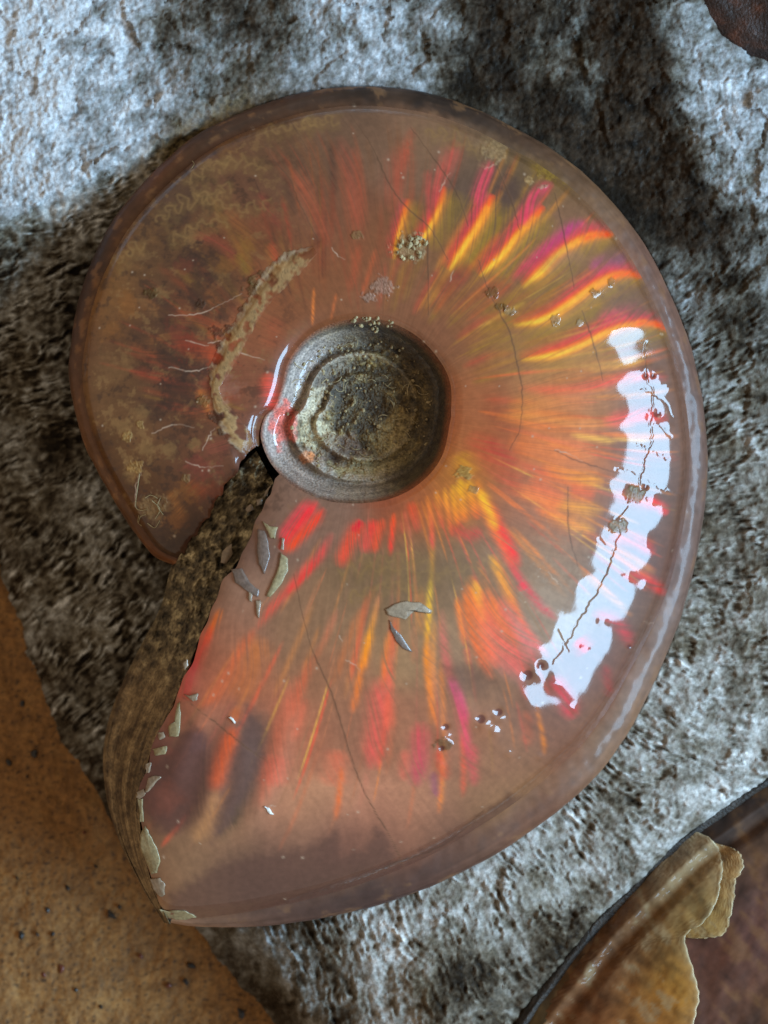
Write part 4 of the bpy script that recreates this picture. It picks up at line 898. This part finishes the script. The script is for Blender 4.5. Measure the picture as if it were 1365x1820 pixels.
    for r0_ in (.92, .69):
        sp = rn - (r0_ - .23 * turn) + .012 * nz
        kk = (np.exp(-((sp + .02) / .035) ** 2) * (.3 + .7 * (1 - rightness)) * (.55 + .5 * ringn))[..., None]; c = c * (1 - .5 * kk) + lin((190, 176, 158)) * .5 * kk
        kk = (np.exp(-((sp - .05) / .03) ** 2) * .5)[..., None]; c = c * (1 - kk) + lin((58, 48, 38)) * kk
    rw = (smooth(.60, .84, rn + .10 * nz) * smooth(.40, .72, rightness))[..., None]  # right wall: shade painted into the colour
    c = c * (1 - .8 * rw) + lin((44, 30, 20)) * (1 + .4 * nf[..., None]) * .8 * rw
    rimk = smooth(.05 + .05 * rightness, .0, q * np.ones_like(X))[..., None]
    sc, sg = paint(X, Y)
    c = c * (1 - rimk) + sc * rimk
    gl = np.clip(smooth(.24, .05, q * np.ones_like(X)) + .6 * (1 - calm), 0, 1)
    make('umbilicus', P(X, Y, Z), grid_faces(n, m, flip=True), M_DIRT, ammonite, np.clip(c, .004, 1), {'gloss': gl})
    return X, Y, Z
UX, UY, UZ = build_umbilicus()
def umb_z(x, y):
    i = np.argmin((UX - x) ** 2 + (UY - y) ** 2); return UZ.flat[i]

# lint and crumbs caught in the hollow and on the broken old whorl
def tube(pts, r, k=4):
    p = np.asarray(pts, float); n = len(p); t = np.gradient(p, axis=0); t /= np.linalg.norm(t, axis=1)[:, None] + 1e-12
    up = np.array([0, 0, 1.0]); s = np.cross(t, up); s /= np.linalg.norm(s, axis=1)[:, None] + 1e-9; b = np.cross(s, t)
    v = []
    for i in range(k):
        a = 2 * math.pi * i / k; v.append(p + (s * math.cos(a) + b * math.sin(a)) * r)
    v = np.stack(v, 1).reshape(-1, 3)
    f = [(i * k + j, i * k + (j + 1) % k, (i + 1) * k + (j + 1) % k, (i + 1) * k + j) for i in range(n - 1) for j in range(k)]
    return v, f
def lint():
    V = []; F = []; b = 0
    rng = np.random.RandomState(4)
    def add(pts, zs, r):
        nonlocal b
        v, f = tube(P(pts[:, 0], pts[:, 1], zs), r * U)
        V.append(v); F.extend([tuple(i + b for i in q) for q in f]); b += len(v)
    for _ in range(40):
        a = rng.uniform(0, 6.28); rr = 118 * math.sqrt(rng.uniform()); x = 640 + rr * math.cos(a); y = 725 + rr * math.sin(a)
        L = rng.uniform(9, 30); d = rng.uniform(0, 6.28); cv = rng.uniform(-1.8, 1.8); s = np.linspace(0, 1, 7)
        an = d + cv * s; px = x + np.cumsum(np.cos(an)) * L / 7; py = y + np.cumsum(np.sin(an)) * L / 7
        z = np.array([umb_z(i, j) for i, j in zip(px, py)]); zz = np.maximum(z.mean(), z) + 2 + 5 * np.sin(s * 3.14) * rng.uniform(.2, 1)
        add(np.stack([px, py], -1), zz, rng.uniform(.5, .85))
    for pts in ([(248, 842), (244, 870), (241, 900), (250, 907), (262, 905)], [(246, 928), (250, 918), (260, 914)], [(252, 935), (245, 928), (247, 916)], [(270, 890), (284, 905), (276, 922)], [(262, 930), (275, 938), (284, 925)], [(285, 885), (280, 900), (290, 915)], [(258, 885), (268, 880), (280, 886)], [(340, 300), (345, 292), (342, 286)]):
        q = catmull(pts, 5); add(q, shell_z(q[:, 0], q[:, 1]) + 2, .75)
    o = make('lint_fibre', np.vstack(V), F, M_FIBRE, ammonite); o['kind'] = 'stuff'
    V = []; F = []; b = 0
    ico = [(0, 0, 1), (.9, 0, .2), (.28, .85, .2), (-.72, .53, .2), (-.72, -.53, .2), (.28, -.85, .2), (0, 0, -.8)]
    fi = [(0, 1, 2), (0, 2, 3), (0, 3, 4), (0, 4, 5), (0, 5, 1), (6, 2, 1), (6, 3, 2), (6, 4, 3), (6, 5, 4), (6, 1, 5)]
    spots = []
    for _ in range(200):
        a = rng.uniform(0, 6.28); rr = 132 * math.sqrt(rng.uniform()); spots.append((642 + rr * math.cos(a), 728 + rr * math.sin(a), rng.choice([1.4, 2, 2.8, 4]), 0))
    for _ in range(30):
        a = rng.uniform(0, 6.28); rr = 30 * math.sqrt(rng.uniform()); spots.append((728 + rr * math.cos(a) * 1.2, 440 + rr * math.sin(a) * .7, rng.choice([2.5, 4, 5.5]), 1))
    for _ in range(40):
        spots.append((rng.uniform(625, 715), 566 + rng.normal() * 7 + 10 * (rng.uniform() > .8), rng.choice([2, 3.5, 5]), 0))
    for x, y, r, k in spots:
        z = (shell_z(x, y)[0] if k else umb_z(x, y)) + r * .5
        pr = np.array(ico) * np.array([rng.uniform(.7, 1.3), rng.uniform(.7, 1.3), rng.uniform(.6, 1)]) * r
        an = rng.uniform(0, 6.28); R = np.array([[math.cos(an), -math.sin(an), 0], [math.sin(an), math.cos(an), 0], [0, 0, 1]])
        V.append(P(x, y, z) + pr @ R.T * U); F.extend([tuple(i + b for i in q) for q in fi]); b += 7
    o = make('dirt_crumb', np.vstack(V), F, M_CRUMB, ammonite, flat=True); o['kind'] = 'stuff'
lint()

def plate(name, poly, lift, thick, m, parent, zfun, dome=2.0):
    """a thin raised chip with a bevelled rim that follows the surface below"""
    p = np.asarray(poly, float); n = len(p); c = p.mean(0)
    p = np.vstack([p + 0, ]); 
    inn = c + (p - c) * .86
    zb = zfun(p[:, 0], p[:, 1]); zi = zfun(inn[:, 0], inn[:, 1]); zc = zfun(np.array([c[0]]), np.array([c[1]]))[0]
    if max(abs(zb - zc)) > 60: zb = np.clip(zb, zc - 40, zc + 40); zi = np.clip(zi, zc - 40, zc + 40)
    v = np.vstack([P(p[:, 0], p[:, 1], zb + lift - thick), P(p[:, 0], p[:, 1], zb + lift), P(inn[:, 0], inn[:, 1], zi + lift + dome), P(c[0], c[1], max(zc, zi.mean() - 3) + lift + dome)[None]])
    f = []
    for i in range(n):
        j = (i + 1) % n
        f += [(i, j, n + j, n + i), (n + i, n + j, 2 * n + j, 2 * n + i), (2 * n + i, 2 * n + j, 3 * n)]
    return make(name, v, f, m, parent, flat=False)

def rough(poly, jit=1.6, sub=2, seed=0):
    rng = np.random.RandomState(seed + len(poly))
    p = np.asarray(poly, float); out = []
    for i in range(len(p)):
        q = p[(i + 1) % len(p)]
        for s in range(sub):
            out.append(p[i] + (q - p[i]) * s / sub + (rng.uniform(-jit, jit, 2) if s else 0))
    return np.array(out)
def crop1(l): return [(360 + x * .22, 850 + y * .22) for x, y in l]
def crop2(l): return [(600 + x * .293, 850 + y * .293) for x, y in l]
def crop3(l): return [(200 + x * .293, 1150 + y * .293) for x, y in l]
for k, (l, m) in enumerate([([(445, 410), (500, 425), (532, 520), (545, 640), (500, 775), (455, 700), (440, 550)], M_FLAKE_GREY), ([(630, 600), (690, 650), (692, 750), (640, 850), (545, 960), (515, 950), (565, 830), (618, 700)], M_CALCITE), ([(228, 735), (320, 730), (380, 840), (455, 900), (450, 960), (380, 925), (260, 840)], M_FLAKE_GREY), ([(430, 985), (468, 985), (458, 1130), (438, 1110)], M_FLAKE), ([(485, 345), (540, 390), (610, 395), (585, 490), (545, 480)], M_CALCITE), ([(640, 480), (665, 490), (655, 580), (628, 570)], M_FLAKE), ([(370, 920), (402, 930), (400, 1000), (375, 985)], M_FLAKE)]):
    plate('shell_flake', rough(crop1(l), 1.2, 3, k), 2.0, 5, m, ammonite, shell_z, 1.0)
plate('shell_flake', rough(crop2([(285, 795), (340, 765), (420, 745), (500, 752), (575, 805), (565, 822), (480, 800), (440, 830), (412, 858), (360, 845), (300, 828)]), 1.2, 2, 3), 1.8, 4, M_FLAKE, ammonite, shell_z, 1.0)
plate('shell_flake', rough(crop2([(315, 860), (335, 900), (385, 950), (455, 1055), (400, 1035), (355, 990), (318, 915)]), 1.2, 2, 4), 1.8, 4, M_FLAKE_GREY, ammonite, shell_z, 1.0)
for k, (l, m) in enumerate([([(395, 340), (408, 330), (412, 440), (400, 540), (345, 545), (340, 480), (375, 460)], M_CALCITE), ([(430, 285), (470, 295), (520, 280), (515, 320), (490, 330)], M_FLAKE), ([(425, 100), (450, 70), (462, 110), (440, 140)], M_FLAKE), ([(215, 795), (255, 780), (298, 790), (260, 825), (225, 870), (195, 890), (200, 850)], M_FLAKE), ([(145, 880), (190, 860), (200, 890), (165, 925), (145, 915)], M_FLAKE), ([(270, 520), (310, 515), (320, 545), (285, 565)], M_FLAKE), ([(240, 620), (330, 600), (320, 650), (260, 660)], M_CALCITE), ([(198, 1085), (220, 1130), (265, 1210), (290, 1300), (270, 1370), (235, 1380), (205, 1310), (170, 1220), (168, 1140)], M_CALCITE), ([(225, 1405), (290, 1400), (320, 1440), (318, 1500), (290, 1515), (245, 1470)], M_FLAKE), ([(280, 1590), (330, 1600), (440, 1600), (510, 1640), (420, 1655), (320, 1640)], M_CALCITE), ([(150, 920), (185, 920), (190, 1060), (165, 1060)], M_CALCITE), ([(200, 710), (235, 700), (225, 760), (200, 770)], M_FLAKE), ([(700, 425), (720, 425), (752, 458), (735, 462)], M_WHITE), ([(915, 965), (950, 975), (980, 1015), (955, 1015)], M_WHITE)]):
    plate('edge_chip', rough(crop3(l), 1.4, 3, 20 + k), 2.0, 14, m, ammonite, shell_z, 1.2)
for k, l in enumerate([[(478, 870), (484, 860), (472, 872), (468, 884), (476, 882)], [(455, 888), (467, 884), (466, 896), (456, 900)], [(395, 980), (412, 966), (414, 985), (402, 1002), (392, 1000)], [(436, 905), (446, 895), (452, 905), (440, 912)], [(1012, 0 + 1078), (1020, 1090), (1016, 1094)]][:4]):
    plate('edge_chip', rough(l, 1.0, 2, 50 + k), 2, 20, M_FLAKE, ammonite, lambda x, y: np.full(np.shape(x), 118.0))

# calcite seam round the inner lip
def ribbon(name, cpts, widths, lift, seed):
    q = catmull(cpts, 16); n = len(q); m = 22
    w = np.interp(np.linspace(0, 1, n), np.linspace(0, 1, len(widths)), widths)
    t = np.gradient(q, axis=0); t /= np.hypot(t[:, 0], t[:, 1])[:, None]; nn = np.stack([-t[:, 1], t[:, 0]], -1)
    u = np.linspace(-1, 1, m)
    E = q[:, None, :] + nn[:, None, :] * (u[None, :, None] * w[:, None, None] * .72)
    X, Y = E[..., 0], E[..., 1]
    zz = shell_z(X.ravel(), Y.ravel()).reshape(X.shape)
    e = np.abs(u)[None] + .42 * fbm(X / 13, Y / 13, 4, seed, .6)
    gap = smooth(-.42, -.1, fbm(X / 26, Y / 26, 3, seed + 13))
    k = gap * smooth(1.0, .5, e) * smooth(0, .06, np.linspace(0, 1, n))[:, None] * smooth(1, .94, np.linspace(0, 1, n))[:, None]
    g = fbm(X / 18, Y / 18, 4, seed + 5, .6); g2 = fbm(X / 6, Y / 6, 3, seed + 9)
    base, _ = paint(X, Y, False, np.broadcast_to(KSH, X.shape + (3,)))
    beige = lin((152, 130, 92)) / KSH * (1 + .35 * g + .25 * g2)[..., None] * 1.05
    dark = (smooth(.1, .5, g2 + .5 * g) * (u[None] < .1) * .5)[..., None]
    beige = beige * (1 - dark) + lin((60, 50, 34)) * dark
    pale = np.exp(-((e - .70) / .16) ** 2)[..., None] * (u[None, :, None] > 0) * .25
    col = base * (1 - k[..., None]) + beige * k[..., None]
    col = col * (1 - pale * k[..., None] ** .3) + lin((206, 196, 176)) * pale * k[..., None] ** .3
    Z = zz + .5 + k * lift * (1 + .5 * g) - .9 * smooth(.8, 1, np.abs(u))[None]
    return make(name, P(X, Y, Z), grid_faces(n, m, flip=True), M_NACRE, ammonite, np.clip(col, .004, 1), {'gloss': .25 + 0 * k})
ribbon('calcite_seam', [(560, 444), (522, 466), (490, 494), (462, 530), (440, 566), (420, 600), (402, 632), (388, 662), (382, 690), (388, 716), (404, 746), (424, 776), (444, 802)], [12, 34, 36, 29, 27, 29, 31, 26, 12, 16, 28, 32, 20], 1.0, 201)

# stone filling of the mouth, with the brown shell wall on its outer side
def build_matrix():
    Lp = catmull(WEDGE_L, 22); n = len(Lp)
    Rp0 = catmull([(486, 858), (476, 888), (434, 978), (398, 1036), (362, 1115), (330, 1200), (300, 1270), (265, 1350), (248, 1440), (262, 1540), (282, 1600), (302, 1642)], 22)
    l = np.linspace(0, 1, n)
    m = 90
    k = np.linspace(-.06, 1.22, m)[None, :]
    X = Lp[:, 0:1] * (1 - k) + Rp0[:, 0:1] * k; Y = Lp[:, 1:2] * (1 - k) + Rp0[:, 1:2] * k
    lq = l[:, None]
    zl = np.interp(lq, [0, .27, .36, .55, .8, 1], [88, 52, 10, -70, -50, -10]); zr = np.interp(lq, [0, .2, .5, .8, 1], [112, 122, 126, 95, 40])
    kk = np.clip(k, 0, 1)
    Z = zl + (zr - zl) * smooth(0, 1, kk * .95) + 0 * X
    low = smooth(.38, .55, lq)
    strat = fbm(k * 9 + 2.2 * lq, lq * 5, 3, 211, .6)
    rg = fbm(X / 16, Y / 16, 4, 213, .6)
    Z = Z + rg * 17 * (1 - .6 * low) + low * strat * 6 - 22 * smooth(.45, .8, kk) * smooth(1.1, .85, kk) * (1 - low)
    Z = np.where(k < .02, Z - 60 * smooth(.02, -.06, k), Z)
    Z = Z - 34 * smooth(.98, 1.1, k)
    nz = fbm(X / 20, Y / 20, 4, 215, .6)
    mm = np.clip(.42 + nz * .6 + .4 * rg + .25 * fbm(X / 6, Y / 6, 2, 217), 0, 1)
    stops = lin([(52, 44, 32), (120, 104, 76), (206, 186, 142)])
    c1 = np.stack([np.interp(mm, [0, .5, 1], stops[:, j]) for j in range(3)], -1)
    m2 = np.clip(.42 + strat * .5 + .45 * nz + .2 * rg, 0, 1)
    st2 = lin([(74, 56, 38), (132, 108, 76), (176, 148, 108)])
    c2 = np.stack([np.interp(m2, [0, .5, 1], st2[:, j]) for j in range(3)], -1)
    lw = (low + 0 * X)[..., None]
    c = c1 * (1 - lw) + c2 * lw
    # outer wall going down
    rows = [P(X[:, :1], Y[:, :1], Z[:, :1])]
    P0 = P(X, Y, Z)
    drop = np.stack([P(X[:, 0] + 16 * d, Y[:, 0] - 0 * d, Z[:, 0] - 90 * d) for d in (1.6, .8)], 1)
    PP = np.concatenate([drop, P0], 1)
    CC = np.concatenate([c[:, :1], c[:, :1], c], 1)
    make('mouth_filling', PP, grid_faces(n, m + 2, flip=True), M_MATRIX, ammonite, CC)
build_matrix()

# ------------------------------------------------------------------ second ammonite, lower right
am2 = thing('ammonite_fossil', 'dull brown ammonite with flaking amber shell, cut off by the lower right corner', 'fossil', 'ammonite fossils')
def build_second():
    e = catmull(AM2, 16); n = len(e)
    t = np.gradient(e, axis=0); t /= np.hypot(t[:, 0], t[:, 1])[:, None]
    nn = np.stack([t[:, 1], -t[:, 0]], -1)
    if nn[n // 2] @ np.array([1, 1]) < 0: nn = -nn
    nn = nn * .35 + np.array([.78, .62]) * .65
    d = np.concatenate([np.linspace(0, 420, 170), np.linspace(430, 800, 20)])
    X = e[:, :1] + nn[:, :1] * d[None]; Y = e[:, 1:] + nn[:, 1:] * d[None]
    D = d[None] + 0 * X
    Z = -88 + 30 * smooth(0, 60, D) + 95 * (1 - np.exp(-np.clip(D - 70, 0, None) / 190.0)) - 12 * smooth(44, 62, D) * smooth(90, 66, D)
    Z = Z + 5 * fbm(X / 90, Y / 90, 3, 221) + 1.2 * fbm(X / 30, Y / 30, 3, 222)
    B2 = [(1290, 1440, 44, 30, 24), (1340, 1420, 42, 30, 25), (1230, 1500, 52, 36, 28), (1330, 1540, 82, 56, 42), (1360, 1500, 104, 74, 52), (1320, 1650, 88, 52, 42), (1350, 1620, 86, 54, 45), (1280, 1720, 92, 54, 40), (1270, 1790, 78, 46, 34), (1340, 1780, 88, 58, 40), (1360, 1700, 90, 54, 42), (1300, 1600, 82, 56, 46), (1000, 1790, 92, 62, 36), (960, 1810, 84, 70, 40), (1100, 1600, 70, 52, 40)]
    c = lin(coarse(lambda a, b: rbf(a, b, B2, 45, 3), X, Y, 12))
    f = fbm(X / 60, Y / 60, 4, 223, .6); g = fbm((X + Y * .4) / 26, (Y - X * .4) / 90, 3, 224)
    f2 = fbm((X * .6 + Y * .8) / 110, (Y * .6 - X * .8) / 30, 4, 229, .6); c = c * (1 + .5 * f + .35 * g + .5 * f2)[..., None]; am = smooth(.1, .5, f2 + .4 * f)[..., None] * .45; c = c * (1 - am) + lin((116, 80, 46)) * am
    gl = np.full(X.shape, .2)
    make('shell', P(X, Y, Z), grid_faces(n, len(d)), M_NACRE, am2, np.clip(c, .004, 1), {'gloss': gl})
    def z2(x, y):
        return np.array([Z.flat[np.argmin((X - a) ** 2 + (Y - b) ** 2)] for a, b in zip(np.atleast_1d(x), np.atleast_1d(y))])
    # keel strip along the rim
    psi = np.radians(np.linspace(-60, 150, 18))[None]
    off = 12 - 13 * np.sin(psi + .0); zz = -96 + 22 * np.cos(psi) + 5 * fbm(np.arange(n)[:, None] / 30.0, psi, 3, 228)
    jit = 2.2 * noise(np.arange(n)[:, None] / 7.0, psi * 2, 226)
    KX = e[:, :1] + nn[:, :1] * (off + jit); KY = e[:, 1:] + nn[:, 1:] * (off + jit)
    kc = lin((44, 34, 25)) * (1 + .9 * fbm(KX / 24, KY / 24, 4, 227, .6))[..., None]
    make('keel', P(KX, KY, zz + 0 * KX), grid_faces(n, 18), M_MATRIX, am2, np.clip(kc, .004, 1))
    # amber outer layers broken off along a ragged edge
    def layer(edge, lift, B, back, seed):
        ed = catmull(edge, 12); k = len(ed)
        ed = ed + np.stack([noise(np.arange(k) / 4.0, np.zeros(k), seed), noise(np.arange(k) / 4.0, np.ones(k) * 3, seed)], -1) * 3
        bk = catmull(back, max(4, int(12 * (len(edge) - 1) / (len(back) - 1)) + 1)); bk = np.stack([np.interp(np.linspace(0, 1, k), np.linspace(0, 1, len(bk)), bk[:, j]) for j in range(2)], -1)
        u = np.concatenate([np.linspace(0, .06, 8), np.linspace(.08, 1, 60)])[None]
        x = ed[:, :1] * (1 - u) + bk[:, :1] * u; y = ed[:, 1:] * (1 - u) + bk[:, 1:] * u
        fx = (x.ravel(), y.ravel()); zz_ = z2(*fx).reshape(x.shape)
        dist = np.hypot(x - ed[:, :1], y - ed[:, 1:])
        z = zz_ + lift * (1 - .2 * np.exp(-dist / 4)) * smooth(0, .30, 1 - u) - 4 * smooth(.25, 0, 1 - u) + 2 * fbm(x / 40, y / 40, 3, seed + 3)
        cc = lin(coarse(lambda a, b: rbf(a, b, B, 40, 3), x, y, 12))
        ff = fbm((x * .8 + y * .6) / 90, (y * .8 - x * .6) / 18, 3, seed + 5); bl = fbm(x / 44, y / 44, 4, seed + 6, .6)
        band = fbm((x * .55 + y * .83) / 60, (y * .55 - x * .83) / 26, 4, seed + 8, .6)
        cc = cc * (1 + .3 * ff + .35 * bl + .45 * band)[..., None]; gm = smooth(.15, .5, band + .3 * bl)[..., None] * .5; cc = cc * (1 - gm) + lin((138, 122, 92)) * gm
        rim = np.exp(-(dist / 3.0) ** 2)[..., None] * .5 + np.exp(-(dist / 16) ** 2)[..., None] * .12
        cc = cc * (1 - rim) + lin((200, 184, 150)) * rim
        sx = np.concatenate([x[:, :1], x], 1); sy = np.concatenate([y[:, :1], y], 1); sz = np.concatenate([z[:, :1] - lift - 4, z], 1)
        sc = np.concatenate([cc[:, :1], cc], 1)
        o = make('shell_layer', P(sx, sy, sz), grid_faces(k, sx.shape[1]), M_NACRE, am2, np.clip(sc, .004, 1), {'gloss': np.full(sx.shape, .3)})
    B = [(1000, 1750, 112, 74, 42), (1100, 1700, 116, 78, 46), (1180, 1650, 122, 88, 46), (1200, 1560, 130, 106, 76), (1240, 1530, 142, 120, 92), (1180, 1520, 112, 92, 70), (1150, 1570, 108, 76, 50), (1100, 1640, 96, 62, 36), (1200, 1750, 156, 106, 38), (1150, 1800, 134, 82, 32), (1050, 1800, 118, 70, 36), (1130, 1620, 92, 58, 32), (1040, 1720, 90, 58, 36), (1250, 1620, 150, 120, 66), (1300, 1540, 160, 116, 62), (1230, 1620, 140, 106, 56)]
    layer([(1300, 1506), (1318, 1520), (1320, 1545), (1308, 1566), (1304, 1600), (1296, 1640), (1286, 1660), (1256, 1668), (1216, 1664)], 5, B, [(1262, 1496), (1262, 1520), (1256, 1560), (1240, 1590), (1225, 1620), (1205, 1640), (1195, 1650), (1180, 1660), (1160, 1664)], 231)
    layer([(1206, 1474), (1236, 1478), (1262, 1490), (1278, 1510), (1284, 1540), (1280, 1575), (1272, 1606), (1250, 1640), (1218, 1664), (1228, 1710), (1242, 1760), (1238, 1800), (1226, 1850), (1236, 1930)], 8, B, [(1196, 1500), (1160, 1542), (1124, 1578), (1094, 1608), (1068, 1636), (1046, 1662), (1026, 1688), (1006, 1712), (988, 1736), (970, 1760), (950, 1788), (930, 1818), (908, 1860), (880, 1930)], 241)
build_second()

# ------------------------------------------------------------------ dark stone beyond the upper right corner
def build_dark():
    n, m = 70, 120
    v = np.linspace(0, 1, n)[:, None]; u = np.linspace(0, 2 * math.pi, m)[None]
    X = 1470 + 305 * np.cos(u) * np.sin(v * 1.75) + 0 * v; Y = -162 + 305 * np.sin(u) * np.sin(v * 1.75) + 0 * v
    nz = fbm(X / 90, Y / 90, 4, 251, .55)
    Z = -40 + 100 * np.cos(v * 1.75) + 16 * nz
    X = X + 14 * nz
    c = lin((46, 28, 20)) * (1 + .7 * fbm(X / 50, Y / 50, 4, 253))[..., None]
    c = c + lin((80, 40, 20)) * np.clip(fbm(X / 30, Y / 30, 3, 255), 0, 1)[..., None]
    o = make('dark_stone', P(X, Y, Z), grid_faces(n, m), M_MATRIX, None, np.clip(c, .004, 1))
    o['label'] = 'blurred dark brown stone in the upper right corner beyond the grey slab'
    o['category'] = 'stone'
build_dark()
